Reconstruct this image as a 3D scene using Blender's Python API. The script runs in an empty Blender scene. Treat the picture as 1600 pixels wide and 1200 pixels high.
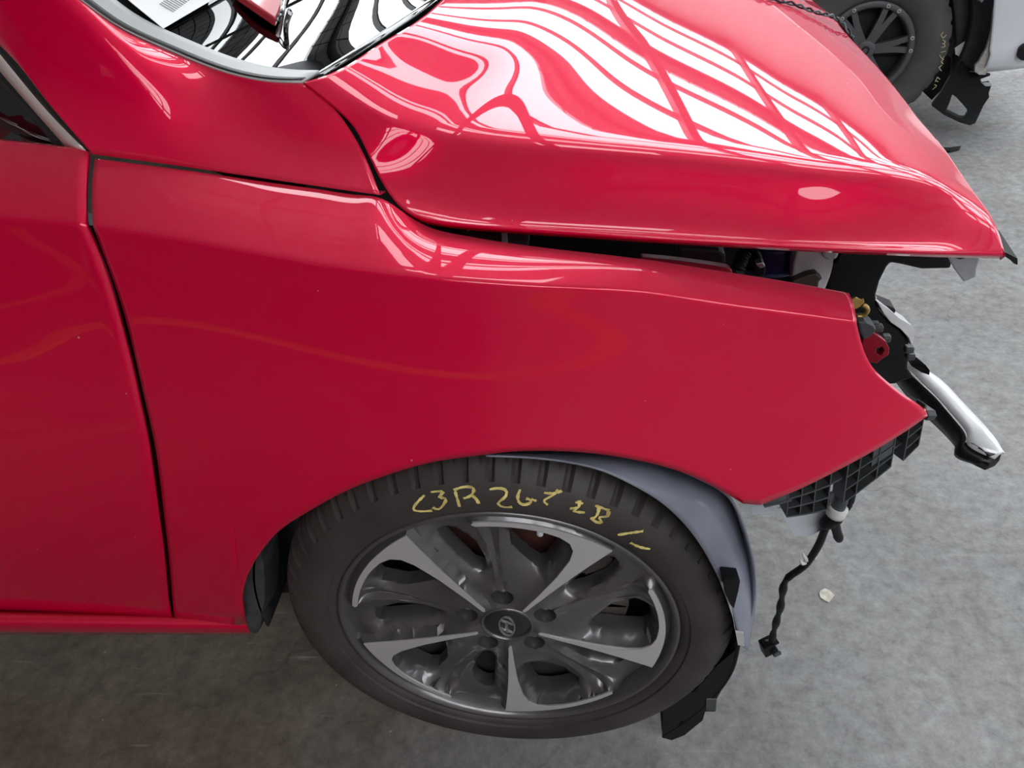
import bpy, bmesh, math, random
import numpy as np
from mathutils import Vector, Matrix
from mathutils.geometry import delaunay_2d_cdt, tessellate_polygon

random.seed(7)
SC = bpy.context.scene
COL = SC.collection

# ------------------------------------------------------------------ camera, world, lights, exposure
CAM = np.array([0.15598, -0.62639, 1.22141])
FW = np.array([-0.1293477, 0.78407244, -0.60704167])
RT = np.array([0.99105205, 0.08188486, -0.10540732])
UP = np.array([0.03293945, 0.61524408, 0.78764821])
FPX = 1200.0
cd = bpy.data.cameras.new('camera')
cd.sensor_fit = 'HORIZONTAL'; cd.sensor_width = 36.0; cd.lens = FPX / 1600 * 36.0
cd.clip_start = 0.02; cd.clip_end = 300
cam = bpy.data.objects.new('camera', cd); COL.objects.link(cam)
cam.matrix_world = Matrix(((RT[0], UP[0], -FW[0], CAM[0]), (RT[1], UP[1], -FW[1], CAM[1]),
                           (RT[2], UP[2], -FW[2], CAM[2]), (0, 0, 0, 1)))
SC.camera = cam

w = bpy.data.worlds.new('world'); SC.world = w; w.use_nodes = True
w.node_tree.nodes['Background'].inputs[0].default_value = (0.86, 0.93, 1.0, 1)
w.node_tree.nodes['Background'].inputs[1].default_value = 4.0
SKYLIGHT = 7.5
SC.view_settings.view_transform = 'Standard'; SC.view_settings.look = 'None'
SC.view_settings.gamma = 1.0; SC.view_settings.use_curve_mapping = False
SC.view_settings.exposure = 0.2
SC.cycles.max_bounces = 7; SC.cycles.diffuse_bounces = 3; SC.cycles.glossy_bounces = 4
SC.cycles.transparent_max_bounces = 8; SC.cycles.caustics_reflective = False; SC.cycles.caustics_refractive = False
SC.cycles.sample_clamp_indirect = 6.0

# ------------------------------------------------------------------ geometry helpers
def ray(px, py): return FW + RT * (px - 800) / FPX + UP * (600 - py) / FPX
def aty(px, py, y):
    d = ray(px, py); return CAM + (y - CAM[1]) / d[1] * d
def atz(px, py, z):
    d = ray(px, py); return CAM + (z - CAM[2]) / d[2] * d
def atx(px, py, x):
    d = ray(px, py); return CAM + (x - CAM[0]) / d[0] * d
A = np.array

def natural(t, y):
    t = A(t, float); y = A(y, float); n = len(t)
    if n == 2:
        return lambda s: y[0] + (y[1] - y[0]) * ((A(s, float) - t[0]) / (t[1] - t[0]))[..., None] if y.ndim > 1 else y[0] + (y[1] - y[0]) * ((A(s, float) - t[0]) / (t[1] - t[0]))
    h = np.diff(t); M = np.zeros((n, n)); R = np.zeros((n,) + y.shape[1:])
    M[0, 0] = M[-1, -1] = 1
    for i in range(1, n - 1):
        M[i, i - 1] = h[i - 1]; M[i, i] = 2 * (h[i - 1] + h[i]); M[i, i + 1] = h[i]
        R[i] = 6 * ((y[i + 1] - y[i]) / h[i] - (y[i] - y[i - 1]) / h[i - 1])
    m = np.linalg.solve(M, R)
    def f(s):
        s = A(s, float); i = np.clip(np.searchsorted(t, s) - 1, 0, n - 2)
        hh = h[i]; a = (t[i + 1] - s) / hh; b = (s - t[i]) / hh
        lo = s < t[0]; hi = s > t[-1]
        if y.ndim > 1: a, b, hh = a[..., None], b[..., None], hh[..., None]
        v = a * y[i] + b * y[i + 1] + ((a**3 - a) * m[i] + (b**3 - b) * m[i + 1]) * hh * hh / 6
        d0 = (y[1] - y[0]) / h[0] - h[0] * m[1] / 6; d1 = (y[-1] - y[-2]) / h[-1] + h[-1] * m[-2] / 6
        if y.ndim > 1:
            v = np.where(lo[..., None], y[0] + (s - t[0])[..., None] * d0, v)
            v = np.where(hi[..., None], y[-1] + (s - t[-1])[..., None] * d1, v)
        else:
            v = np.where(lo, y[0] + (s - t[0]) * d0, v); v = np.where(hi, y[-1] + (s - t[-1]) * d1, v)
        return v
    return f

def spl(pts, n, us=None):
    """n points along a smooth curve through pts (chord-length parameter)"""
    p = A(pts, float); c = np.r_[0, np.cumsum(np.linalg.norm(np.diff(p, axis=0), axis=1) ** 0.75)]
    c /= c[-1]
    return natural(c, p)(np.linspace(0, 1, n) if us is None else us)

def poly(pts, us):
    """points along a polyline at parameters us in 0..1"""
    p = A(pts, float); c = np.r_[0, np.cumsum(np.linalg.norm(np.diff(p, axis=0), axis=1))]; c /= c[-1]
    return np.stack([np.interp(us, c, p[:, k]) for k in range(p.shape[1])], -1)

def link(name, me, mat=None, parent=None):
    o = bpy.data.objects.new(name, me); COL.objects.link(o)
    if mat is not None:
        for m in (mat if isinstance(mat, (list, tuple)) else [mat]): me.materials.append(m)
    if parent is not None: o.parent = parent
    return o

def mesh(name, verts, faces, mat, parent=None, smooth=False, solid=0, off=-1, bevel=0):
    me = bpy.data.meshes.new(name)
    me.from_pydata([tuple(map(float, v)) for v in verts], [], faces); me.update()
    if smooth: me.polygons.foreach_set('use_smooth', [True] * len(me.polygons))
    o = link(name, me, mat, parent)
    if solid:
        m = o.modifiers.new('thickness', 'SOLIDIFY'); m.thickness = solid; m.offset = off
    if bevel:
        m = o.modifiers.new('bevel', 'BEVEL'); m.width = bevel; m.segments = 2; m.limit_method = 'ANGLE'
    return o

def grid(name, P, mat, parent=None, flip=False, solid=0.0, off=-1, smooth=True, closed_u=False):
    P = A(P); nu, nv = P.shape[:2]
    f = []
    for i in range(nu if closed_u else nu - 1):
        i2 = (i + 1) % nu
        for j in range(nv - 1):
            q = (i * nv + j, i2 * nv + j, i2 * nv + j + 1, i * nv + j + 1)
            f.append(q[::-1] if flip else q)
    return mesh(name, P.reshape(-1, 3), f, mat, parent, smooth, solid, off)

def bm_obj(name, bm, mat, parent=None, smooth=False, bevel=0, seg=2):
    me = bpy.data.meshes.new(name); bmesh.ops.recalc_face_normals(bm, faces=bm.faces[:]); bm.to_mesh(me); bm.free()
    if smooth: me.polygons.foreach_set('use_smooth', [True] * len(me.polygons))
    o = link(name, me, mat, parent)
    if bevel:
        m = o.modifiers.new('bevel', 'BEVEL'); m.width = bevel; m.segments = seg; m.limit_method = 'ANGLE'
    return o

def bx(bm, c, s, M=None):
    """box with centre c, full size s"""
    vs = []
    for dz in (-.5, .5):
        for dy in (-.5, .5):
            for dx in (-.5, .5):
                v = Vector((dx * s[0], dy * s[1], dz * s[2]))
                if M is not None: v = M @ v
                vs.append(bm.verts.new(v + Vector(tuple(map(float, c)))))
    for f in ((0, 1, 3, 2), (4, 6, 7, 5), (0, 4, 5, 1), (2, 3, 7, 6), (0, 2, 6, 4), (1, 5, 7, 3)):
        bm.faces.new([vs[i] for i in f])

def box(name, c, s, mat, parent=None, bevel=0, M=None):
    bm = bmesh.new(); bx(bm, c, s, M); return bm_obj(name, bm, mat, parent, bevel=bevel)

def tube(name, pts, r, mat, parent=None, n=8, caps=True, twist=None):
    p = A(pts, float); N = len(p); rr = np.full(N, r) if np.isscalar(r) else A(r)
    V = []; Fc = []
    up = A([0.3, 0.2, 1.0])
    for i in range(N):
        t = p[min(i + 1, N - 1)] - p[max(i - 1, 0)]; t = t / (np.linalg.norm(t) + 1e-9)
        a = np.cross(t, up); a /= np.linalg.norm(a) + 1e-9; b = np.cross(t, a)
        for k in range(n):
            an = 2 * math.pi * k / n
            V.append(p[i] + rr[i] * (a * math.cos(an) + b * math.sin(an)))
    for i in range(N - 1):
        for k in range(n):
            Fc.append((i * n + k, i * n + (k + 1) % n, (i + 1) * n + (k + 1) % n, (i + 1) * n + k))
    if caps:
        Fc.append(tuple(range(n))[::-1]); Fc.append(tuple((N - 1) * n + k for k in range(n)))
    return mesh(name, V, Fc, mat, parent, True)

def prism(name, P3, ext, mat, parent=None, bevel=0, holes=()):
    """outline of 3D points (roughly flat) extruded along the vector ext; holes = other outlines"""
    loops = [A(P3, float)] + [A(h, float) for h in holes]
    tris = tessellate_polygon([[Vector(v) for v in l] for l in loops])
    V = [v for l in loops for v in l]; n = len(V); e = A(ext, float)
    V2 = [v + e for v in V]; Fc = [tuple(t) for t in tris] + [tuple(i + n for i in t)[::-1] for t in tris]
    k = 0
    for l in loops:
        m = len(l)
        for i in range(m): Fc.append((k + i, k + (i + 1) % m, k + (i + 1) % m + n, k + i + n))
        k += m
    me = bpy.data.meshes.new(name); me.from_pydata([tuple(v) for v in V + V2], [], Fc); me.update()
    bm = bmesh.new(); bm.from_mesh(me); bpy.data.meshes.remove(me)
    return bm_obj(name, bm, mat, parent, bevel=bevel)

def empty(name, loc=(0, 0, 0)):
    o = bpy.data.objects.new(name, None); COL.objects.link(o); o.location = loc; o.empty_display_size = 0.1; return o
def tag(o, label=None, cat=None, group=None, kind=None):
    for k, v in (('label', label), ('category', cat), ('group', group), ('kind', kind)):
        if v: o[k] = v
    return o

# ------------------------------------------------------------------ materials
def mat(name, col, rough=0.5, metal=0.0, coat=0.0, coat_rough=0.03, noise=0.0, nscale=20.0, bump=0.0, spec=0.5, bscale=None):
    m = bpy.data.materials.new(name); m.use_nodes = True; nt = m.node_tree; b = nt.nodes['Principled BSDF']
    b.inputs['Base Color'].default_value = (*col, 1); b.inputs['Roughness'].default_value = rough
    b.inputs['Metallic'].default_value = metal; b.inputs['Coat Weight'].default_value = coat
    b.inputs['Coat Roughness'].default_value = coat_rough; b.inputs['Specular IOR Level'].default_value = spec
    if noise or bump:
        tc = nt.nodes.new('ShaderNodeTexCoord'); nz = nt.nodes.new('ShaderNodeTexNoise')
        nz.inputs['Scale'].default_value = nscale; nz.inputs['Detail'].default_value = 6
        nt.links.new(tc.outputs['Object'], nz.inputs['Vector'])
        if noise:
            r = nt.nodes.new('ShaderNodeValToRGB')
            r.color_ramp.elements[0].position = 0.3; r.color_ramp.elements[1].position = 0.7
            r.color_ramp.elements[0].color = tuple(max(0, c * (1 - noise)) for c in col) + (1,)
            r.color_ramp.elements[1].color = tuple(min(1, c * (1 + noise)) for c in col) + (1,)
            nt.links.new(nz.outputs['Fac'], r.inputs['Fac']); nt.links.new(r.outputs['Color'], b.inputs['Base Color'])
        if bump:
            bp = nt.nodes.new('ShaderNodeBump'); bp.inputs['Strength'].default_value = bump; bp.inputs['Distance'].default_value = 0.004
            if bscale:
                n2 = nt.nodes.new('ShaderNodeTexNoise'); n2.inputs['Scale'].default_value = bscale
                nt.links.new(tc.outputs['Object'], n2.inputs['Vector']); nt.links.new(n2.outputs['Fac'], bp.inputs['Height'])
            else: nt.links.new(nz.outputs['Fac'], bp.inputs['Height'])
            nt.links.new(bp.outputs['Normal'], b.inputs['Normal'])
    return m

def paint_mat():
    m = mat('red_paint', (0.72, 0.0, 0.047), 0.42, 0.18, 1.0, 0.015, spec=0.0)
    nt = m.node_tree; b = nt.nodes['Principled BSDF']; L = nt.links.new
    b.inputs['Coat IOR'].default_value = 1.45
    tc = nt.nodes.new('ShaderNodeTexCoord'); geo = nt.nodes.new('ShaderNodeNewGeometry')
    sx = nt.nodes.new('ShaderNodeSeparateXYZ'); L(geo.outputs['True Normal'], sx.inputs[0])
    # dust that has settled on surfaces facing up, plus scattered specks
    mr = nt.nodes.new('ShaderNodeMapRange'); mr.inputs[1].default_value = 0.35; mr.inputs[2].default_value = 1.0
    mr.inputs[3].default_value = 0.0; mr.inputs[4].default_value = 0.055; L(sx.outputs['Z'], mr.inputs[0])
    nz = nt.nodes.new('ShaderNodeTexNoise'); nz.inputs['Scale'].default_value = 90; nz.inputs['Detail'].default_value = 8
    L(tc.outputs['Object'], nz.inputs['Vector'])
    mu = nt.nodes.new('ShaderNodeMath'); mu.operation = 'MULTIPLY'
    m2 = nt.nodes.new('ShaderNodeMath'); m2.operation = 'MULTIPLY_ADD'; m2.inputs[1].default_value = 0.9; m2.inputs[2].default_value = 0.5
    L(nz.outputs['Fac'], m2.inputs[0]); L(m2.outputs[0], mu.inputs[1]); L(mr.outputs[0], mu.inputs[0])
    vo = nt.nodes.new('ShaderNodeTexVoronoi'); vo.inputs['Scale'].default_value = 42; vo.inputs['Randomness'].default_value = 1
    L(tc.outputs['Object'], vo.inputs['Vector'])
    n3 = nt.nodes.new('ShaderNodeTexNoise'); n3.inputs['Scale'].default_value = 9; L(tc.outputs['Object'], n3.inputs['Vector'])
    th = nt.nodes.new('ShaderNodeMapRange'); th.inputs[1].default_value = 0.5; th.inputs[2].default_value = 0.75
    th.inputs[3].default_value = 0.0; th.inputs[4].default_value = 0.10; L(n3.outputs['Fac'], th.inputs[0])
    lt = nt.nodes.new('ShaderNodeMath'); lt.operation = 'LESS_THAN'; L(vo.outputs['Distance'], lt.inputs[0]); L(th.outputs[0], lt.inputs[1])
    l2 = nt.nodes.new('ShaderNodeMath'); l2.operation = 'MULTIPLY'; l2.inputs[1].default_value = 0.5; L(lt.outputs[0], l2.inputs[0])
    ad = nt.nodes.new('ShaderNodeMath'); ad.operation = 'ADD'; ad.use_clamp = True; L(mu.outputs[0], ad.inputs[0]); L(l2.outputs[0], ad.inputs[1])
    du = nt.nodes.new('ShaderNodeBsdfDiffuse'); du.inputs['Color'].default_value = (0.62, 0.55, 0.56, 1)
    mx = nt.nodes.new('ShaderNodeMixShader'); L(ad.outputs[0], mx.inputs[0]); L(b.outputs[0], mx.inputs[1]); L(du.outputs[0], mx.inputs[2])
    out = nt.nodes['Material Output']; L(mx.outputs[0], out.inputs[0])
    return m

def floor_mat():
    m = mat('concrete', (0.3, 0.3, 0.3), 0.8); nt = m.node_tree; b = nt.nodes['Principled BSDF']; L = nt.links.new
    tc = nt.nodes.new('ShaderNodeTexCoord')
    def nz(scale, det=8, rough=0.6):
        n = nt.nodes.new('ShaderNodeTexNoise'); n.inputs['Scale'].default_value = scale; n.inputs['Detail'].default_value = det
        n.inputs['Roughness'].default_value = rough; L(tc.outputs['Object'], n.inputs['Vector']); return n
    def ramp(src, p0, c0, p1, c1):
        r = nt.nodes.new('ShaderNodeValToRGB'); e = r.color_ramp.elements
        e[0].position = p0; e[0].color = (*c0, 1); e[1].position = p1; e[1].color = (*c1, 1); L(src, r.inputs['Fac']); return r
    a = ramp(nz(2.2).outputs['Fac'], .3, (.24, .24, .245), .7, (.36, .355, .35))
    st = ramp(nz(4.5, 6).outputs['Fac'], .42, (0, 0, 0), .66, (1, 1, 1))
    # near-left floor: brown stain, with its dimmer light also put into the colour
    sp = nt.nodes.new('ShaderNodeSeparateXYZ'); L(tc.outputs['Object'], sp.inputs[0])
    mr = nt.nodes.new('ShaderNodeMapRange'); mr.interpolation_type = 'SMOOTHSTEP'
    mr.inputs[1].default_value = 0.25; mr.inputs[2].default_value = -0.55; L(sp.outputs['X'], mr.inputs[0])
    m1 = nt.nodes.new('ShaderNodeMath'); m1.operation = 'MULTIPLY_ADD'; m1.inputs[1].default_value = .35; L(st.outputs['Color'], m1.inputs[0])
    L(mr.outputs[0], m1.inputs[2])
    cl = nt.nodes.new('ShaderNodeClamp'); L(m1.outputs[0], cl.inputs[0])
    mx = nt.nodes.new('ShaderNodeMix'); mx.data_type = 'RGBA'; L(cl.outputs[0], mx.inputs['Factor'])
    L(a.outputs['Color'], mx.inputs['A'])
    br = ramp(nz(6).outputs['Fac'], .3, (.095, .074, .056), .7, (.19, .155, .122)); L(br.outputs['Color'], mx.inputs['B'])
    # fine pale scuffs and grit
    sc = ramp(nz(38, 10, .75).outputs['Fac'], .33, (.66, .66, .66), .70, (1.34, 1.34, 1.34))
    mm = nt.nodes.new('ShaderNodeMix'); mm.data_type = 'RGBA'; mm.blend_type = 'MULTIPLY'; mm.inputs['Factor'].default_value = 1
    L(mx.outputs['Result'], mm.inputs['A']); L(sc.outputs['Color'], mm.inputs['B'])
    # hair cracks
    wv = nz(3.0, 4); va = nt.nodes.new('ShaderNodeVectorMath'); va.operation = 'MULTIPLY_ADD'
    va.inputs[1].default_value = (.25, .25, 0); L(wv.outputs['Color'], va.inputs[0]); L(tc.outputs['Object'], va.inputs[2])
    vo = nt.nodes.new('ShaderNodeTexVoronoi'); vo.feature = 'DISTANCE_TO_EDGE'; vo.inputs['Scale'].default_value = 1.25
    L(va.outputs[0], vo.inputs['Vector'])
    ck = ramp(vo.outputs['Distance'], .0, (.62, .62, .62), .004, (1, 1, 1))
    ms = ramp(nz(1.6, 2).outputs['Fac'], .45, (0, 0, 0), .6, (1, 1, 1))
    m3 = nt.nodes.new('ShaderNodeMix'); m3.data_type = 'RGBA'; m3.blend_type = 'MULTIPLY'; L(ms.outputs['Color'], m3.inputs['Factor'])
    L(mm.outputs['Result'], m3.inputs['A']); L(ck.outputs['Color'], m3.inputs['B'])
    # pale grit and scrape marks
    vg = nt.nodes.new('ShaderNodeTexVoronoi'); vg.inputs['Scale'].default_value = 26; L(tc.outputs['Object'], vg.inputs['Vector'])
    gq = nt.nodes.new('ShaderNodeMapRange'); gq.inputs[1].default_value = .52; gq.inputs[2].default_value = .75; gq.inputs[3].default_value = 0; gq.inputs[4].default_value = .17
    L(nz(5, 3).outputs['Fac'], gq.inputs[0])
    lt = nt.nodes.new('ShaderNodeMath'); lt.operation = 'LESS_THAN'; L(vg.outputs['Distance'], lt.inputs[0]); L(gq.outputs[0], lt.inputs[1])
    mpn = nt.nodes.new('ShaderNodeMapping'); mpn.inputs['Scale'].default_value = (3, 40, 1); mpn.inputs['Rotation'].default_value = (0, 0, .25); L(tc.outputs['Object'], mpn.inputs['Vector'])
    ns = nt.nodes.new('ShaderNodeTexNoise'); ns.inputs['Scale'].default_value = 1.6; ns.inputs['Detail'].default_value = 5; L(mpn.outputs[0], ns.inputs['Vector'])
    sr = ramp(ns.outputs['Fac'], .66, (0, 0, 0), .74, (.5, .5, .5))
    mxx = nt.nodes.new('ShaderNodeMath'); mxx.operation = 'MAXIMUM'; l3 = nt.nodes.new('ShaderNodeMath'); l3.operation = 'MULTIPLY'; l3.inputs[1].default_value = .55
    L(lt.outputs[0], l3.inputs[0]); L(l3.outputs[0], mxx.inputs[0]); L(sr.outputs['Color'], mxx.inputs[1])
    m4 = nt.nodes.new('ShaderNodeMix'); m4.data_type = 'RGBA'; L(mxx.outputs[0], m4.inputs['Factor']); L(m3.outputs['Result'], m4.inputs['A']); m4.inputs['B'].default_value = (.40, .38, .35, 1)
    L(m4.outputs['Result'], b.inputs['Base Color'])
    bp = nt.nodes.new('ShaderNodeBump'); bp.inputs['Strength'].default_value = .35; bp.inputs['Distance'].default_value = .01
    L(nz(14, 10, .7).outputs['Fac'], bp.inputs['Height']); L(bp.outputs['Normal'], b.inputs['Normal'])
    return m

def foil_mat():
    """silver roof insulation held up by a wire grid"""
    m = mat('roof_foil', (.55, .56, .57), .35, .6); nt = m.node_tree; b = nt.nodes['Principled BSDF']; L = nt.links.new
    tc = nt.nodes.new('ShaderNodeTexCoord'); br = nt.nodes.new('ShaderNodeTexBrick'); br.offset = 0
    br.inputs['Color1'].default_value = (.46, .47, .48, 1); br.inputs['Color2'].default_value = (.36, .37, .39, 1); br.inputs['Mortar'].default_value = (.03, .03, .03, 1)
    br.inputs['Scale'].default_value = 1; br.inputs['Brick Width'].default_value = .3; br.inputs['Row Height'].default_value = .3; br.inputs['Mortar Size'].default_value = .012
    L(tc.outputs['Object'], br.inputs['Vector']); L(br.outputs['Color'], b.inputs['Base Color'])
    nz = nt.nodes.new('ShaderNodeTexNoise'); nz.inputs['Scale'].default_value = 3; L(tc.outputs['Object'], nz.inputs['Vector'])
    bp = nt.nodes.new('ShaderNodeBump'); bp.inputs['Strength'].default_value = .6; bp.inputs['Distance'].default_value = .1
    L(nz.outputs['Fac'], bp.inputs['Height']); L(bp.outputs['Normal'], b.inputs['Normal'])
    return m

def emit(name, col, s):
    m = bpy.data.materials.new(name); m.use_nodes = True; nt = m.node_tree; nt.nodes.clear()
    e = nt.nodes.new('ShaderNodeEmission'); o = nt.nodes.new('ShaderNodeOutputMaterial')
    e.inputs[0].default_value = (*col, 1); e.inputs[1].default_value = s; nt.links.new(e.outputs[0], o.inputs[0]); return m

def glass_mat(name, tint, t=0.5):
    m = bpy.data.materials.new(name); m.use_nodes = True; nt = m.node_tree; nt.nodes.clear(); L = nt.links.new
    tr = nt.nodes.new('ShaderNodeBsdfTransparent'); tr.inputs[0].default_value = (*tint, 1)
    gl = nt.nodes.new('ShaderNodeBsdfGlossy'); gl.inputs['Roughness'].default_value = .01
    fr = nt.nodes.new('ShaderNodeFresnel'); fr.inputs[0].default_value = 1.55
    ma = nt.nodes.new('ShaderNodeMath'); ma.operation = 'MULTIPLY_ADD'; ma.inputs[1].default_value = 1.4; ma.inputs[2].default_value = .02; ma.use_clamp = True
    mx = nt.nodes.new('ShaderNodeMixShader'); o = nt.nodes.new('ShaderNodeOutputMaterial')
    L(fr.outputs[0], ma.inputs[0]); L(ma.outputs[0], mx.inputs[0]); L(tr.outputs[0], mx.inputs[1]); L(gl.outputs[0], mx.inputs[2]); L(mx.outputs[0], o.inputs[0])
    return m

PAINT = paint_mat()
CONC = floor_mat()
FOIL = foil_mat()
STEEL = mat('dark_steel', (.09, .09, .095), .55, .3)
WALLM = mat('wall_sheeting', (.33, .33, .33), .6, noise=.12, nscale=2)
SKY = emit('skylight_sheet', (.93, .97, 1.0), SKYLIGHT)
BLACK = mat('black_plastic', (.007, .007, .008), .48, noise=.3, nscale=30, spec=.22)
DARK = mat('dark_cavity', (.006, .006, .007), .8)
GRIDP = mat('bracket_plastic', (.05, .054, .058), .42, noise=.25, nscale=40)
LINER = mat('liner_plastic', (.19, .195, .245), .27, noise=.25, nscale=7, bump=.08, bscale=60)
LINERB = mat('liner_black', (.02, .021, .026), .5, noise=.4, nscale=18)
RUBBER = mat('tyre_rubber', (.042, .033, .031), .62, noise=.35, nscale=9, bump=.15, bscale=160)
RIMG = mat('rim_grey', (.118, .107, .110), .33, .55, .6, .12, noise=.08, nscale=30)
RIMS = mat('rim_machined', (.66, .63, .64), .38, .55)
CHROME = mat('chrome', (.80, .68, .64), .38, .45)
STEELB = mat('bright_steel', (.55, .55, .55), .3, .9, noise=.2, nscale=40)
RUST = mat('brake_rust', (.10, .035, .028), .7, noise=.4, nscale=14)
YEL = mat('yellow_marker', (.80, .58, .20), .7, noise=.45, nscale=60)
WHITEP = mat('white_plastic', (.62, .62, .66), .45, noise=.06)
ALU = mat('bare_aluminium', (.78, .78, .79), .38, .25, noise=.1, nscale=16, bump=.06)
BLUE = mat('blue_cap', (.012, .018, .09), .35)
BRASS = mat('zinc_yellow', (.42, .29, .09), .35, .7, noise=.25, nscale=60)
GLASS = glass_mat('windscreen_glass', (.30, .33, .33))
GLASSD = glass_mat('tinted_glass', (.04, .04, .045))
PAPER = mat('paper', (.93, .94, .93), .8)
INK = mat('ink', (.25, .26, .27), .8)
SEAL = mat('rubber_seal', (.012, .012, .013), .5)
GREYT = mat('grey_trim', (.46, .47, .47), .4)
CLEARP = mat('pale_plastic', (.52, .55, .59), .28)
WHITEC = mat('white_paint', (.72, .74, .78), .35, 0, 1.0, .03)
TORN = mat('torn_edge', (.42, .40, .38), .8, noise=.3, nscale=50)
TAPE = mat('white_tape', (.62, .62, .60), .6)
TEAL = mat('teal_wire', (.10, .19, .20), .4)
REDP = mat('red_part', (.55, .04, .06), .25, 0, 1, .05)
REDB = mat('red_bracket', (.32, .012, .03), .35, .3, .6, .1)
ORANGE = mat('orange_beam', (.75, .26, .03), .5)
RACKB = mat('rack_blue', (.04, .06, .25), .5)
CARD = mat('carton', (.38, .27, .17), .8)

# ------------------------------------------------------------------ the building
def struct(o): o['kind'] = 'structure'; return o
X0, X1, Y0, Y1, ZR = -13.0, 13.0, -8.5, 17.0, 5.6
struct(box('floor', ((X0 + X1) / 2 + 3, (Y0 + Y1) / 2, -.05), (X1 - X0 + 8, Y1 - Y0, .1), CONC)).location = (0, 0, 0)
struct(box('wall_back', ((X0 + X1) / 2, Y1 + .1, ZR / 2), (X1 - X0, .2, ZR), WALLM))
struct(box('wall_front', ((X0 + X1) / 2, Y0 - .1, ZR / 2), (X1 - X0, .2, ZR), WALLM))
struct(box('wall_left', (X0 - .1, (Y0 + Y1) / 2, ZR / 2), (.2, Y1 - Y0, ZR), WALLM))
bm = bmesh.new()                                             # the right wall with its wide open doorway
bx(bm, (X1 + .1, (Y0 - 1.5) / 2, ZR / 2), (.2, abs(Y0) - 1.5, ZR)); bx(bm, (X1 + .1, (9 + Y1) / 2, ZR / 2), (.2, Y1 - 9, ZR)); bx(bm, (X1 + .1, 3.75, ZR - .5), (.2, 10.5, 1.0))
struct(bm_obj('wall_right', bm, WALLM))
# roof: foil sheets between rows of translucent skylight sheets
STRIPS = [(-7.6, -4.1, -.3, 12.1), (1.45, 2.3, -.14, 1.1), (3.4, 4.1, -12.2, 12.1), (5.0, 7.6, -12.2, 12.1), (8.7, 11.8, -12.2, 12.1), (12.9, 16.4, -12.2, 12.1)]  # first strip: unseen near-side skylight, added to light the camera side
roof = bmesh.new(); e0 = Y0
for a, b, xa, xb in STRIPS + [(Y1, None, 0, 0)]:
    bx(roof, (0, (e0 + a) / 2, ZR + .05), (X1 - X0, a - e0, .1)); e0 = b
    if b:
        bx(roof, ((X0 + xa) / 2, (a + b) / 2, ZR + .05), (xa - X0, b - a, .1)); bx(roof, ((X1 + xb) / 2, (a + b) / 2, ZR + .05), (X1 - xb, b - a, .1))
struct(bm_obj('ceiling', roof, FOIL))
n = 0
for a, b, xa, xb in STRIPS:
    n += 1
    struct(box('window_%d' % n, ((xa + xb) / 2, (a + b) / 2, ZR + .06), (xb - xa, b - a, .02), SKY))
bm = bmesh.new()
for i in range(11):                                          # steel rafters and purlins under the sheets
    x = X0 + .8 + i * 2.44
    bx(bm, (x, (Y0 + Y1) / 2, ZR - .12), (.16, Y1 - Y0, .24))
for y in np.arange(Y0 + .7, Y1, 1.45): bx(bm, (0, y, ZR - .03), (X1 - X0, .07, .1))
struct(bm_obj('trim_1', bm, STEEL))
YLINE = mat('floor_line_paint', (.85, .33, .02), .6, noise=.2, nscale=12)
for k, (y, wd) in enumerate(((-2.75, .14), (-3.75, .14))):      # painted bay lines behind the photographer
    struct(box('trim_%d' % (k + 2), (-1, y, .0015), (14, wd, .003), YLINE))

# ------------------------------------------------------------------ the red car
car = tag(empty('red_car', (0.1, 0.85, 0)), 'damaged red car without its front bumper, bonnet ajar', 'car')
def part(o, p=None):
    p = p or car
    o.parent = p
    o.matrix_parent_inverse = Matrix.Translation(-p.location)   # every empty's location is its place in the world
    return o

# side-surface of the body: y as a function of x and z
ycf = natural([-1.5, -.9, -.476, -.37, -.166, .03, .185, .30, .395, .50, .60], [.13, .095, .070, .055, .020, .005, .018, .030, .040, .070, .125])
CRE_PX = [(-700, 322), (-400, 328), (-150, 334), (0, 340), (140, 353), (290, 375), (430, 400), (580, 424), (740, 440), (880, 449), (1000, 456), (1120, 474), (1230, 489), (1337, 503)]
_c = []
for p in CRE_PX:
    y = .05
    for k in range(25): y = float(ycf(aty(*p, y)[0]))
    _c.append(aty(*p, y))
CRE3 = A(_c)
zcf = natural(CRE3[:, 0], CRE3[:, 2])
prof = natural([0, .03, .06, .1, .15, .2, .3, .4, .5, .6, .7, .8], [0, -.004, -.009, -.0165, -.026, -.036, -.049, -.054, -.050, -.039, -.023, -.004])
def SIDE(x, z): return float(ycf(x) + prof(max(0.0, float(zcf(x)) - z)))
def hit(px, py, off=0.0):
    d = ray(px, py); lo, hi = -.25, .5
    def g(y):
        p = CAM + (y - CAM[1]) / d[1] * d
        return y - off - SIDE(p[0], p[2])
    for k in range(34):
        m = (lo + hi) / 2
        if g(m) > 0: hi = m
        else: lo = m
    return CAM + ((lo + hi) / 2 - CAM[1]) / d[1] * d

def coons_px(bot, top, lef, rig, nu, nv, us=None, vs=None):
    """bot/top run along u, lef/rig along v (all image polylines as functions)"""
    us = np.linspace(0, 1, nu) if us is None else us; vs = np.linspace(0, 1, nv) if vs is None else vs
    B, T, L_, R_ = bot(us), top(us), lef(vs), rig(vs)
    u, v = us[:, None, None], vs[None, :, None]
    S = (1 - v) * B[:, None] + v * T[:, None] + (1 - u) * L_[None] + u * R_[None]
    S -= (1 - u) * (1 - v) * B[0] + u * (1 - v) * B[-1] + (1 - u) * v * T[0] + u * v * T[-1]
    return S

def smooth_rows(P, j0, j1, it):
    for k in range(it):
        Q = P.copy(); Q[:, j0:j1] = .5 * P[:, j0:j1] + .25 * (P[:, j0 - 1:j1 - 1] + P[:, j0 + 1:j1 + 1]); P = Q
    return P

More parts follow.
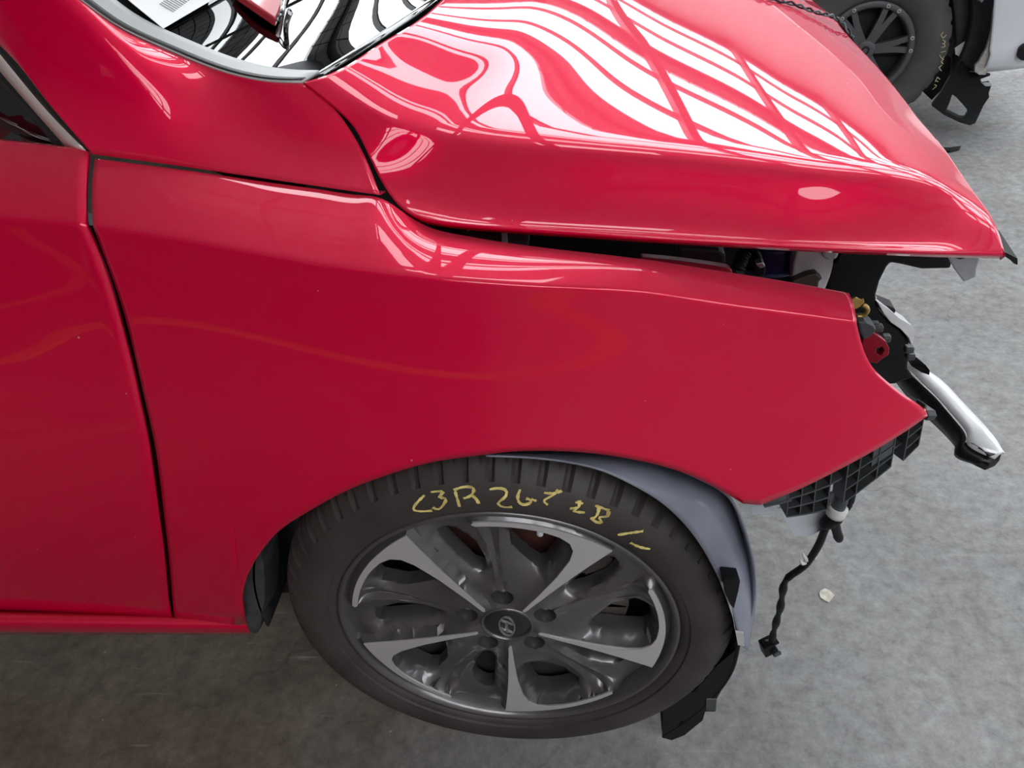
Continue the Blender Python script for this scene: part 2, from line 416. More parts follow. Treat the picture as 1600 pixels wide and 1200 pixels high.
def F(pts, kind=spl): return (lambda us: spl(pts, 0, us)) if kind is spl else (lambda us: poly(pts, us))

# key corners on the crease line
def crease_px_at(us, a, b):
    """crease image curve between its points a and b (parameter along px x)"""
    f = natural([p[0] for p in CRE_PX], [p[1] for p in CRE_PX]); x = a + (b - a) * us
    return np.stack([x, f(x)], -1)

vs_low = np.r_[0, .004, .012, .025, .045, np.linspace(.075, 1, 26)]
def crease_fn(a, b): return lambda us: crease_px_at(us, a, b)

# ---- fender
FT = [(149, 250, .125), (280, 267, .118), (350, 277, .114), (420, 287.5, .110), (510, 300, .1035), (560, 307, .0995), (598, 314, .096), (630, 335, .091), (660, 353, .088), (711, 368, .082), (830, 387, .070), (1000, 407, .060), (1100, 422, .062), (1220, 441, .068), (1325, 460, .075)]
FT3 = [aty(a, b, c) for a, b, c in FT]
us = np.linspace(0, 1, 150)
arch = [(274, 972), (330, 974), (384, 975), (376, 950), (378, 925), (388, 893), (406, 862), (430, 833), (475, 801), (530, 770), (605, 740), (680, 719), (742, 710), (792, 704), (850, 702), (915, 705), (1005, 719), (1080, 741), (1130, 766), (1162, 785), (1187, 787), (1235, 768), (1300, 737), (1400, 681), (1449, 648)]
# parameter of every outline point so that columns fan out from the crease
arch_u = [0, .045, .09, .115, .135, .16, .185, .21, .25, .29, .345, .405, .455, .50, .55, .60, .665, .72, .765, .80, .825, .855, .90, .965, 1.0]
def arch_fn(us):
    p = A(arch, float)
    out = np.zeros((len(us), 2))
    segs = [(0, 2), (2, 19), (19, 20), (20, 24)]
    for s, e in segs:
        t = arch_u[s:e + 1]; f = natural(t, p[s:e + 1]) if e - s > 1 else None
        k = (us >= t[0] - 1e-9) & (us <= t[-1] + 1e-9)
        out[k] = f(us[k]) if f else A([np.interp(us[k], t, p[s:e + 1, c]) for c in (0, 1)]).T
    return out
us = np.unique(np.r_[us, arch_u])
gap_r = [(147, 354), (159, 385), (177, 433), (195, 487), (213, 558), (228, 625), (244, 698), (256, 790), (266, 880), (271, 942), (274, 972)]
front = [(1337, 503), (1345, 535), (1360, 570), (1381, 592), (1410, 615), (1438, 635), (1449, 648)]
S = coons_px(crease_fn(147, 1337), arch_fn, F(gap_r), F(front), 0, 0, us, vs_low)
low = A([[hit(*S[i, j]) for j in range(S.shape[1])] for i in range(S.shape[0])])
# top band: chord parameter of the top edge follows the crease's own x
topf = natural([p[0] for p in FT3], A(FT3))
xs = np.interp(us, us, low[:, 0, 0]); xt0, xt1 = FT3[0][0], FT3[-1][0]
xt = xt0 + (xt1 - xt0) * (low[:, 0, 0] - low[0, 0, 0]) / (low[-1, 0, 0] - low[0, 0, 0])
top = topf(xt)
band = []
for v in (0, .03, .1, .2, .35, .5, .65, .8, .9, .95):
    b = top * (1 - v) + low[:, 0] * v; b[:, 2] += .004 * math.sin(math.pi * v); band.append(b)
band = A(band).transpose(1, 0, 2)
fl = top[:, None] + A([[[.0, .012, -.022], [0, .008, -.008], [0, .003, -.0015]]])
P = np.concatenate([fl, band, low], 1)
jc = fl.shape[1] + band.shape[1]
P = smooth_rows(P, jc - 1, jc + 3, 2)
lip = P[:, -1:] + A([[[0, .004, .0015], [0, .016, .003]]]) * np.where(us < .10, .0, 1.0)[:, None, None] + A([[[0, .0005, 0], [0, .001, .0]]])
P = np.concatenate([P, lip], 1)
FENDER = part(grid('fender', P, PAINT, flip=True, solid=.0016, off=1)); FENDER['label'] = 'red front wing with creased shoulder'

# ---- front door
gap_l = [(133, 352), (144, 376), (167, 433), (183, 487), (204, 567), (217, 625), (232, 698), (245, 790), (257, 880), (263, 942), (269, 972)]
usd = np.linspace(0, 1, 60)
S = coons_px(crease_fn(-700, 133), F([(-700, 962), (0, 967), (130, 970), (269, 972)]), F([(-700, 322), (-700, 640), (-700, 962)]), F(gap_l), 0, 0, usd, vs_low)
lowd = A([[hit(*S[i, j]) for j in range(S.shape[1])] for i in range(S.shape[0])])
DT = [(-700, 132, .215), (-350, 178, .18), (0, 221, .150), (70, 229, .137), (138, 237, .127)]
DT3 = A([aty(a, b, c) for a, b, c in DT]); dtf = natural(DT3[:, 0], DT3)
xt = DT3[0, 0] + (DT3[-1, 0] - DT3[0, 0]) * (lowd[:, 0, 0] - lowd[0, 0, 0]) / (lowd[-1, 0, 0] - lowd[0, 0, 0])
topd = dtf(xt)
band = []
for v in (0, .03, .1, .2, .35, .5, .65, .8, .9, .95):
    b = topd * (1 - v) + lowd[:, 0] * v; b[:, 2] += .004 * math.sin(math.pi * v); band.append(b)
band = A(band).transpose(1, 0, 2)
fl = topd[:, None] + A([[[.0, .02, -.012], [0, .01, -.003], [0, .003, -.0008]]])
P = np.concatenate([fl, band, lowd], 1)
P = smooth_rows(P, 12, 16, 2)
P = np.concatenate([P, P[:, -1:] + A([[[0, .012, .002]]])], 1)
P = np.concatenate([P, P[-1:] + A([-.001, .005, 0]) * np.ones((1, P.shape[1], 1))], 0)
DOOR = part(grid('front_door', P, PAINT, flip=True, solid=.0016, off=1))
# hinge pillar behind the door gap; the gap's shade is put into its colour
gm = [((a[0] + b[0]) / 2, a[1]) for a, b in zip(gap_l, gap_r)]
Pg = A([[hit(x + dx, y, .045) for dx in (-30, 0, 30)] for x, y in [(120, 352)] + gm])
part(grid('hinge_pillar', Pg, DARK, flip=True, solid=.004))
bm = bmesh.new()

# ---- sill
P = []
for k, px in enumerate(np.r_[np.linspace(-1100, 300, 26), np.linspace(320, 389, 8)]):
    t = (px) / 390.0; ya, yb = 965 + 6 * t, 990 + 1.0 * t; row = []
    for v, dy in ((-.35, .016), (0, .004), (.25, 0), (.55, .003), (.8, .010), (1.0, .020)):
        yy = .0
        for it in range(12): q = aty(px, ya + (yb - ya) * v, yy); yy = .035 + dy + max(0, (-.44 - q[0])) * .035
        row.append(q)
    row.append(row[-1] + A([0, .05, .004])); P.append(row)
P = A(P); P = np.concatenate([P, P[-1:] * A([1, 1, 1]) + A([[[.002, .03, .004]]])], 0)
SILL = part(grid('sill', P, PAINT, flip=True, solid=.0016, off=1))

# ---- pillar panel between windscreen and door
Bl = [(-1.05, .36, 1.40), (-.75, .262, 1.225)] + [aty(0, 70, .185), aty(72, 155, .147), aty(146, 241, .118)]
Br = [aty(146, 241, .118), aty(280, 259, .117), aty(430, 281, .108), aty(597, 305, .096)]
GE = [(-1.05, .44, 1.43), (-.75, .33, 1.275)] + [atz(125, 0, 1.102), atz(180, 40, 1.074), atz(260, 78, 1.043), atz(340, 110, 1.02), atz(420, 128, 1.008), atz(472, 130, 1.004)]
def B_fn(us):
    return np.concatenate([spl(Bl, 0, us[us < .5] * 2), spl(Br, 0, us[us >= .5] * 2 - 1)])
usp = np.unique(np.r_[np.linspace(0, .5, 40), np.linspace(.5, 1, 50)]); vsp = np.linspace(0, 1, 26)
H0 = [atz(475, 128, 1.006), atz(525, 168, .982), atz(552, 196, .965), atz(575, 240, .94), atz(592, 275, .919), atz(617, 313, .900), atz(648, 336, .891), atz(695, 347, .885), atz(820, 358, .875), atz(1004, 370, .865), atz(1140, 378, .857), atz(1310, 387, .846), atz(1490, 394, .834), atz(1570, 396, .822)]
Rc = [aty(594, 305, .096), atz(568, 240, .940), atz(549, 206, .959), atz(522, 170, .980), atz(472, 130, 1.004)]
Gu = np.clip(usp * 1.0, 0, 1)
S = coons_px(B_fn, F(GE), F([Bl[0], GE[0]], poly), F(Rc), 0, 0, usp, vsp)
for i, u in enumerate(usp):
    for j, v in enumerate(vsp):
        a = .006 * math.sin(math.pi * v) * math.sin(math.pi * min(1, max(0, (u - .15) / .85))) ** .7 if u > .15 else 0
        S[i, j] += a * A([.2, -.6, .75])
S = np.concatenate([S[:, :1] + A([[[.0, .02, -.006]]]), S], 1)
PIL = part(grid('pillar_panel', S, PAINT, flip=True, solid=.0016, off=1)); PIL['label'] = 'red windscreen pillar foot'

# ---- door window: seal, chrome trim, glass
def strip3(name, pxs, w0, w1, yfn, m, th=.004, n=24):
    """strip between two image lines, laid at depth yfn"""
    a = spl(w0, n); b = spl(w1, n)
    P = A([[aty(*p, yfn(p)) for p in (a[i], (a[i] + b[i]) / 2, b[i])] for i in range(n)])
    return part(grid(name, P, m, flip=True, solid=th, off=-1))
yw = lambda p: .118 + (146 - p[0]) / 146 * .066
strip3('window_seal', None, [(-150, -105), (0, 72), (72, 157), (145, 238)], [(-150, -88), (0, 86), (68, 168), (134, 236)], lambda p: yw(p) + .004, SEAL, .008)
strip3('chrome_trim', None, [(-150, -88), (0, 86), (68, 168), (134, 236)], [(-150, -60), (0, 112), (52, 172), (106, 233)], lambda p: yw(p) + .003, CHROME, .006)
strip3('inner_seal', None, [(-150, -60), (0, 112), (52, 172), (106, 233)], [(-150, -42), (0, 130), (44, 178), (88, 231)], lambda p: yw(p) + .009, SEAL, .008)
P = [aty(*p, yw(p) + .014) for p in [(-150, -42), (0, 130), (44, 178), (90, 233), (0, 222), (-150, 203)]]
prism('window_glass', P, (0, .004, .001), GLASSD); part(bpy.data.objects['window_glass'])

# ---- windscreen
cl = lambda x: 1.0
Gedge = spl(GE, 60)
far = Gedge.copy(); far[:, 1] = 1.7 - far[:, 1]
cen = Gedge.copy(); cen[:, 1] = .85
cen[:, 0] = Gedge[:, 0] + .10 + .05 * np.linspace(0, 1, 60); cen[:, 2] = Gedge[:, 2] + .055 - .03 * np.linspace(0, 1, 60)
def quad3(a, b, c, n, t0=0.0):
    t = np.linspace(t0, 1, n)[None, :, None]; a, b, c = a[:, None], b[:, None], c[:, None]
    m = 2 * b - (a + c) / 2
    return (1 - t) ** 2 * a + 2 * t * (1 - t) * m + t * t * c
# image-true lower edge: the glass runs under the bonnet's rear edge
GP = quad3(Gedge, cen, far, 40)
GP[:, :, 2] -= .004
WIN = part(grid('windscreen', GP, GLASS, flip=False, solid=.004)); WIN['label'] = 'dusty windscreen with black border'
Gb = quad3(Gedge, cen, far, 400)[:, :9:2]; Gb[:, :, 2] += .0006
part(grid('windscreen_trim', Gb + A([0, 0, .002]), GREYT, solid=.004))
Gb2 = quad3(Gedge, cen, far, 400)[:, :3]; Gb2[:, :, 2] += .0035
part(grid('trim_seal', Gb2, SEAL, solid=.003))
Pd = GP.copy(); Pd[:, :, 2] -= .10; Pd[:, :, 0] -= .02
DASHM = mat('dashboard', (.022, .022, .024), .75, noise=.2)
part(grid('dashboard', Pd, DASHM, solid=.02))
# cowl cover strip under the bonnet's rear edge
Hr = [atz(475, 128, .988), atz(530, 106, .992), atz(590, 68, .997), atz(640, 38, 1.0), atz(690, -2, 1.003), (-.045, .85, 1.012)]

# ---- bonnet
hr = [atz(475, 128, 1.006), atz(500, 121, 1.0075), atz(530, 109, 1.009), atz(590, 71, 1.013), atz(640, 41, 1.017), atz(690, 0, 1.021), (-.03, .85, 1.032)]
Hc = [atz(520, 128, 1.004), atz(580, 172, .978), atz(640, 203, .958), atz(690, 213, .947), atz(800, 222, .938), atz(1000, 236, .925), atz(1200, 255, .908), atz(1290, 265, .899), atz(1450, 277, .877), atz(1487, 286, .866), atz(1518, 296, .852)]
hf = [atz(1570, 396, .822), atz(1556, 353, .838), atz(1520, 297, .846), atz(1475, 232, .851), atz(1435, 185, .853), atz(1405, 145, .855), atz(1350, 82, .857), atz(1312, 40, .857), (.556, .85, .858)]
nu = 160
uh = np.linspace(0, 1, nu)
E0 = spl(H0, nu)
# columns: match the crease and the centre line to the side edge by arc length of the straight part
E1 = spl(Hc, nu, np.clip(uh, 0, 1))
cen_l = [(-.03, .85, 1.032), (.05, .85, 1.015), (.16, .85, .989), (.28, .85, .953), (.40, .85, .921), (.49, .85, .890), (.556, .85, .858)]
E2 = spl(cen_l, nu)
rear_i = lambda v: spl(hr, 0, v); front_i = lambda v: spl(hf, 0, v)
rows = []
nl, nt_ = 22, 60
# lower flank: from the side edge to the crease, S-shaped
def sprof(t): return t - .085 * math.sin(2 * math.pi * t)
vmax_r, vmax_f = .16, .24   # share of rear / front edge that belongs to the flank
Hr_s = spl(hr, 400); Hf_s = spl(hf, 400)
def near(S_, p): return int(np.argmin(np.linalg.norm(S_ - p, axis=1)))
kr, kf = near(Hr_s, E1[0]), near(Hf_s, E1[-1])
P = np.zeros((nu, nl + nt_, 3))
for j in range(nl):
    t = j / nl; s = t
    lin = E0 * (1 - s) + E1 * s
    sag = A([0, -.10, -.42]) * .047 * (math.sin(math.pi * s) ** 1.0) * (1 - .35 * s)
    wgt = np.clip((uh - .12) / .2, 0, 1) * np.clip((1 - uh) / .12, 0, 1); wgt = wgt * wgt * (3 - 2 * wgt)
    P[:, j] = lin + sag * wgt[:, None]
for j in range(nt_):
    t = j / (nt_ - 1)
    # crown from crease to centre line
    yy = E1[:, 1] * (1 - t) + E2[:, 1] * t
    xx = E1[:, 0] * (1 - t) + E2[:, 0] * t
    rise = 1 - (1 - t) ** 1.9
    zz = E1[:, 2] * (1 - rise) + E2[:, 2] * rise
    P[:, nl + j] = np.stack([xx, yy, zz], -1)
# pull the ends onto the real rear and front edge lines
for j in range(nl + nt_):
    vr = (j / nl * kr / 399) if j < nl else kr / 399 + (1 - kr / 399) * ((j - nl) / (nt_ - 1))
    vf = (j / nl * kf / 399) if j < nl else kf / 399 + (1 - kf / 399) * ((j - nl) / (nt_ - 1))
    dr = rear_i(A([vr]))[0] - P[0, j]; df = front_i(A([vf]))[0] - P[-1, j]
    wr = np.clip(1 - uh / .48, 0, 1)[:, None]; wf = np.clip((uh - .78) / .22, 0, 1)[:, None]
    wr = wr * wr * (3 - 2 * wr); wf = wf * wf * (3 - 2 * wf)
    P[:, j] += dr * wr + df * wf
P = smooth_rows(P, nl - 3, nl + 4, 3)
edge = P[:, :1] + A([[[0, .006, -.009], [0, .001, -.003]]])
P = np.concatenate([edge, P], 1)
mir = P[:, ::-1][:, 1:].copy(); mir[:, :, 1] = 1.7 - mir[:, :, 1]
P = np.concatenate([P, mir], 1)
tp = np.clip(np.minimum(np.arange(P.shape[1]), P.shape[1] - 1 - np.arange(P.shape[1])) / 14.0 - .2, .02, 1)[None, :, None]
nose = P[-1:] + tp * A([[[.004, 0, -.006]]]); nose2 = P[-1:] + tp * A([[[-.003, 0, -.012]]])
P = np.concatenate([P, nose, nose2], 0)
HOOD_P = P
HOOD = part(grid('bonnet', P, PAINT, solid=.0016)); HOOD['label'] = 'red bonnet propped slightly open'
Pi = P[8:-8:4, 13:-13:3].copy(); Pi[:, :, 2] -= .012
part(grid('bonnet_lining', Pi, BLACK, solid=.004))
# turned-down black tip at the bonnet's front corner
Pt = A([atz(1560, 394, .822), atz(1572, 395, .822), atz(1590, 404, .816), atz(1590, 414, .806), atz(1584, 412, .803), atz(1574, 402, .808)])
prism('bonnet_corner_seal', Pt, (.002, .05, .004), BLACK); part(bpy.data.objects['bonnet_corner_seal'])

# ------------------------------------------------------------------ wheel builder parts
def lathe(profile, n, fn=None):
    """profile list of (y, r); returns grid [n][len]"""
    P = np.zeros((n, len(profile), 3))
    for i in range(n):
        a = 2 * math.pi * i / n
        for j, (y, r) in enumerate(profile):
            rr = r + (fn(i, j, a, y, r) if fn else 0)
            P[i, j] = (rr * math.cos(a), y, rr * math.sin(a))
    return P

HUBZ = .31
wheel = empty('front_wheel', (0, 0, HUBZ)); part(wheel)
def wp(o): o.parent = wheel; return o

# tyre with real shoulder grooves and sipes
prof_t = [(.012, .2335), (.003, .2345), (-.004, .238), (-.008, .245), (-.0085, .2475), (-.0115, .249), (-.014, .258), (-.0145, .268), (-.0125, .280), (-.007, .291), (.001, .300), (.009, .3065), (.018, .3115), (.028, .3145), (.040, .3165), (.052, .3172), (.055, .3172), (.057, .310), (.064, .310), (.066, .3176), (.085, .318), (.088, .318), (.090, .310), (.100, .310), (.102, .318), (.125, .318), (.128, .311), (.136, .311), (.138, .3172), (.165, .3155), (.185, .309), (.2, .298), (.212, .272), (.212, .255), (.205, .240), (.196, .2335)]
NB = 62
def tread(i, j, a, y, r):
    if y < .0 or y > .19 or r < .299: return 0
    k = i % 8; b = (i // 8) % 2
    if y < .055:
        if k in (0, 1): return -.007
        if k == 4 and y > .012: return -.004
    elif k == 2: return -.005
    return 0
Pt = lathe(prof_t, NB * 8, tread)
for i in range(Pt.shape[0]):
    for j in range(Pt.shape[1]):
        if Pt[i, j, 2] < -HUBZ + .001:
            Pt[i, j, 2] = -HUBZ + .001
tyre = wp(grid('tyre', Pt, RUBBER, closed_u=True, smooth=True)); 
md = tyre.modifiers.new('edges', 'EDGE_SPLIT'); md.split_angle = math.radians(38)
# rim barrel and lip
prof_r = [(.010, .2335), (.0, .2355), (-.0035, .2345), (-.003, .2315), (.003, .2285), (.010, .2245), (.03, .220), (.07, .212), (.12, .205), (.19, .205)]
rim = wp(grid('rim', lathe(prof_r, 128), RIMG, closed_u=True, solid=.003, off=0))

def pol(r, th): return (r * math.cos(math.radians(th)), r * math.sin(math.radians(th)))
# spokes: one 72 degree sector as a faceted casting with its two openings, built five times
STRIP = [(.047, .5), (.0445, 3.4), (.047, 6.3), (.08, 4.7), (.13, 4.6), (.172, 5.9), (.190, 7.6), (.2005, 10.5), (.2055, 15), (.2075, 22), (.208, 34), (.2085, 44.2), (.2120, 45.4), (.2160, 44.6), (.2162, 34), (.2166, 22), (.2172, 10), (.2195, -3.2), (.13, -1.6), (.08, -.9)]
def dense(L, step=3.0):
    o = []
    for k in range(len(L)):
        a, b = L[k], L[(k + 1) % len(L)]
        n_ = max(1, int(math.ceil(abs(a[1] - b[1]) * max(a[0], b[0]) / .2 / step)), int(abs(a[0] - b[0]) / .012))
        for t in range(n_): o.append((a[0] + (b[0] - a[0]) * t / n_, a[1] + (b[1] - a[1]) * t / n_))
    return o
STRIP = dense(STRIP)
HOLE_B = [(.1920, 11), (.1985, 16), (.1985, 24), (.195, 31), (.184, 33.5), (.150, 32), (.135, 27), (.122, 20), (.116, 12.5), (.122, 9.5), (.160, 9.5)]
HOLE_A = [(.1945, 60), (.193, 57), (.186, 54), (.157, 49), (.125, 47.6), (.104, 48.5), (.096, 53), (.107, 59), (.142, 61.5), (.18, 62.5), (.191, 62.3)]
LUG_R, LUG_T = .0572, 54.0 - 14
def sector(th0):
    pts, hs = [], []; segs = []; holes = []
    def loop(L, h, hole=False):
        i0 = len(pts)
        for q in L:
            pts.append(pol(q[0], q[1])); hs.append(h if len(q) < 3 else q[2])
        for k in range(len(L)): segs.append((i0 + k, i0 + (k + 1) % len(L)))
        if hole: holes.append(A(pts[i0:]))
    loop(STRIP, .0015)
    loop(dense(HOLE_B), .023, True); loop(dense(HOLE_A), .023, True)
    lx, ly = pol(LUG_R, LUG_T)
    lug = [(lx + .0155 * math.cos(a), ly + .0155 * math.sin(a)) for a in np.linspace(0, 2 * math.pi, 24, endpoint=False)]
    i0 = len(pts); pts.extend(lug); hs.extend([.0075] * 24)
    for k in range(24): segs.append((i0 + k, i0 + (k + 1) % 24))
    holes.append(A(lug))
    # boundary of the sector: hub circle, rim circle and the two radial joints
    nhard = len(pts)
    out = [(.0375, a, .005) for a in np.linspace(-8, 64, 13)] + [(.06, 64, .010), (.085, 65, .014), (.107, 65.5, .014), (.142, 66, .013), (.18, 66.5, .012), (.2, 66.7, .010)]
    out += [(.2265, a, .012 if -1 < (a + 5) < 53 else .02) for a in np.linspace(67, -5, 22)]
    out += [(.2, -5.3, .010), (.18, -5.5, .012), (.142, -6, .013), (.107, -6.5, .014), (.085, -7, .014), (.06, -8, .010)]
    loop([p for a, b in zip(out, out[1:] + out[:1]) for p in [tuple(np.array(a) * (1 - t / q) + np.array(b) * t / q) for q in [max(1, int(abs(a[0] - b[0]) / .0065))] for t in range(q)]], .01)
    def ridge(L):
        i0 = len(pts)
        for r, th, h in L: pts.append(pol(r, th)); hs.append(h)
        for k in range(len(L) - 1): segs.append((i0 + k, i0 + k + 1))
    ridge([(.066, 36.5, .008), (.09, 37, .012), (.12, 37.6, .015), (.155, 37.6, .0165), (.19, 37, .017), (.21, 36, .0165)])
    ridge([(.066, 45.5, .008), (.09, 44.2, .012), (.12, 43.4, .015), (.155, 43.8, .0165), (.19, 46, .017), (.21, 48, .0165)])
    ridge([(.1, 40.5, .016), (.13, 40.5, .020), (.16, 40.7, .023), (.19, 41.5, .023), (.205, 42, .020)])
    nfix = len(pts)
    fx = A(pts)
    for r in np.arange(.045, .224, .0065):
        for th in np.arange(-6, 66, math.degrees(.0068 / r)):
            p = pol(r, th + (r * 9000 % 7) * .1)
            if np.min(np.hypot(fx[:, 0] - p[0], fx[:, 1] - p[1])) > .0036: pts.append(p); hs.append(None)
    v2, _, f2, ov, _, _ = delaunay_2d_cdt([Vector(p) for p in pts], segs, [], 1, 1e-6)
    fixed = [bool(ov[k]) and hs[ov[k][0]] is not None for k in range(len(v2))]
    H = [hs[ov[k][0]] if fixed[k] else .014 for k in range(len(v2))]
    nb_ = [set() for _ in v2]
    for f in f2:
        for k in range(len(f)): nb_[f[k]].add(f[k - 1]); nb_[f[k - 1]].add(f[k])
    for it in range(160):
        for k in range(len(v2)):
            if not fixed[k] and nb_[k]: H[k] = sum(H[q] for q in nb_[k]) / len(nb_[k])
    soft = [not ov[k] or ov[k][0] >= nhard for k in range(len(v2))]
    for it in range(1):
        G = list(H)
        for k in range(len(v2)):
            if soft[k] and nb_[k] and .05 < math.hypot(*v2[k]) < .215 and abs(math.degrees(math.atan2(v2[k][1], v2[k][0])) - 29) < 33:
                H[k] = .4 * G[k] + .6 * sum(G[q] for q in nb_[k]) / len(nb_[k])
    def inside(p, L):
        c = False; n = len(L)
        for k in range(n):
            a, b = L[k], L[(k + 1) % n]
            if (a[1] > p[1]) != (b[1] > p[1]) and p[0] < (b[0] - a[0]) * (p[1] - a[1]) / (b[1] - a[1]) + a[0]: c = not c
        return c
    bm = bmesh.new(); vs = [bm.verts.new((v[0], h, v[1])) for v, h in zip(v2, H)]
    lugc = A([lx, ly])
    for f in f2:
        c = sum((A(v2[k]) for k in f), A([0., 0.])) / len(f)
        if any(inside(c, L) for L in holes): continue
        bm.faces.new([vs[k] for k in f])
    for v in [v for v in bm.verts if not v.link_faces]: bm.verts.remove(v)
    bmesh.ops.recalc_face_normals(bm, faces=bm.faces[:])
    # walls of the openings run back into the wheel
    be = [e for e in bm.edges if e.is_boundary]
    r = bmesh.ops.extrude_edge_only(bm, edges=be)
    for v in [g for g in r['geom'] if isinstance(g, bmesh.types.BMVert)]:
        d = math.hypot(v.co.x - lx, v.co.z - ly); rr = math.hypot(v.co.x, v.co.z)
        if d < .0165: v.co.y += .030; v.co.x = lx + (v.co.x - lx) * .8; v.co.z = ly + (v.co.z - ly) * .8
        elif .05 < rr < .2: v.co.y += .022
        else: v.co.y += .03
    bmesh.ops.rotate(bm, verts=bm.verts[:], cent=(0, 0, 0), matrix=Matrix.Rotation(math.radians(-th0), 3, 'Y'))
    return bm
for k in range(5):
    th0 = 50.3 + 72 * k
    sp = bm_obj('spoke', sector(th0), RIMG, smooth=True); wp(sp); sp.modifiers.new('edges', 'EDGE_SPLIT').split_angle = math.radians(42)
    # machined bright strip on the spoke's face
    P3 = []
    for r, t in STRIP:
        x, z = pol(r, t + th0); P3.append((x, -.0008, z))
    st = prism('bright_strip', P3, (0, .004, 0), RIMS, bevel=.0006); wp(st)
    lx, lz = pol(LUG_R, LUG_T + th0)
    bm = bmesh.new()
    bmesh.ops.create_cone(bm, cap_ends=True, segments=6, radius1=.0095, radius2=.0085, depth=.02, matrix=Matrix.Translation((lx, .034, lz)) @ Matrix.Rotation(math.pi / 2, 4, 'X'))
    bmesh.ops.create_cone(bm, cap_ends=True, segments=20, radius1=.013, radius2=.013, depth=.004, matrix=Matrix.Translation((lx, .0445, lz)) @ Matrix.Rotation(math.pi / 2, 4, 'X'))
    bmesh.ops.create_uvsphere(bm, u_segments=10, v_segments=6, radius=.0075, matrix=Matrix.Translation((lx, .025, lz)))
    wp(bm_obj('lug_bolt', bm, STEELB))
# centre cap with the maker's oval emblem
capp = [(.0035, .0001), (.0035, .02), (.0045, .029), (.006, .0325), (.004, .0335), (.003, .0345), (.003, .0365), (.006, .0375), (.012, .038)]
wp(grid('centre_cap', lathe(capp[:4], 48), mat('cap_black', (.012, .012, .014), .3, coat=.4), closed_u=True))
wp(grid('cap_ring', lathe(capp[3:], 48), RIMG, closed_u=True))
EM = STEELB
def emblem():
    V, Fc = [], []
    def rib(pl, wd):
        pl = A(pl, float); b = len(V)
        for i in range(len(pl)):
            t = pl[min(i + 1, len(pl) - 1)] - pl[max(i - 1, 0)]; t /= np.linalg.norm(t); nn = A([-t[1], t[0]])
            ww = wd[i] if not np.isscalar(wd) else wd
            for q, y in ((pl[i] + nn * ww, .003), (pl[i] + nn * ww * .5, .0005), (pl[i] - nn * ww * .5, .0005), (pl[i] - nn * ww, .003)): V.append((q[0], y, q[1]))
        for i in range(len(pl) - 1):
            for k in range(3): Fc.append((b + i * 4 + k, b + i * 4 + k + 1, b + i * 4 + 4 + k + 1, b + i * 4 + 4 + k))
    rib([(.0105 * math.cos(a), .0215 * math.sin(a)) for a in np.linspace(0, 2 * math.pi, 41)], .0013)
    rib([(-.0085, .0155), (-.003, .011), (.004, .0075), (.0100, .0035)], [.0008, .0019, .0019, .0010])
    rib([(-.0100, -.0035), (-.004, -.0085), (.003, -.0120), (.0080, -.0155)], [.0010, .0019, .0019, .0008])
    rib([(.0015, .010), (-.0005, .0), (-.0015, -.010)], [.0030, .0017, .0030])
    return mesh('emblem', V, Fc, EM)
wp(emblem())
# valve
bm = bmesh.new()
vx, vz = pol(.186, 71)
bmesh.ops.create_cone(bm, cap_ends=True, segments=12, radius1=.0048, radius2=.0042, depth=.022, matrix=Matrix.Translation((vx, .022, vz)) @ Matrix.Rotation(math.radians(70), 4, 'X'))
wp(bm_obj('valve_stem', bm, WHITEP, smooth=True))
# brake disc, caliper behind the openings
disc = [(.075, .001), (.075, .07), (.095, .075), (.095, .138), (.117, .138), (.117, .07)]
wp(grid('brake_disc', lathe(disc, 64), RUST, closed_u=True, smooth=False))
bm = bmesh.new()
for a in np.linspace(-22, 38, 7): bx(bm, (.145 * math.cos(math.radians(a)), .085, .145 * math.sin(math.radians(a))), (.05, .07, .04), Matrix.Rotation(math.radians(-a), 3, 'Y'))
wp(bm_obj('brake_caliper', bm, mat('caliper_iron', (.12, .10, .09), .6, .4, noise=.3), bevel=.004))
wp(grid('dust_shield', lathe([(.14, .001), (.14, .15), (.15, .2)], 48), DARK, closed_u=True))

# yellow marker writing on the sidewall (image strokes laid on the tyre)
def tyre_pt(px, py):
    d = ray(px, py); ys = np.interp
    rp = [p[1] for p in prof_t[5:13]]; yp = [p[0] for p in prof_t[5:13]]
    y = -.012
    for k in range(12):
        p = CAM + (y - CAM[1]) / d[1] * d
        y = float(np.interp(math.hypot(p[0], p[2] - HUBZ), rp, yp)) - .0011
    return CAM + (y - CAM[1]) / d[1] * d - A([0, 0, HUBZ])
def strokes(name, L, width, m):
    bm = bmesh.new()
    for pl in L:
        q = [tyre_pt(*p) for p in spl(pl, 14)] if len(pl) > 2 else [tyre_pt(*p) for p in poly(pl, np.linspace(0, 1, 8))]
        q = A(q); prev = None
        for i in range(len(q)):
            t = q[min(i + 1, len(q) - 1)] - q[max(i - 1, 0)]; t /= np.linalg.norm(t) + 1e-9
            r = q[i] / (np.linalg.norm(q[i]) + 1e-9); nn = np.cross(t, A([0, -1., 0])); nn /= np.linalg.norm(nn) + 1e-9
            ww = width * random.uniform(.55, 1.15)
            c = [bm.verts.new(q[i] + nn * ww), bm.verts.new(q[i] - nn * ww)]
            if prev: bm.faces.new((prev[0], prev[1], c[1], c[0]))
            prev = c
    o = bm_obj(name, bm, m); o.modifiers.new('th', 'SOLIDIFY').thickness = .0004; return o
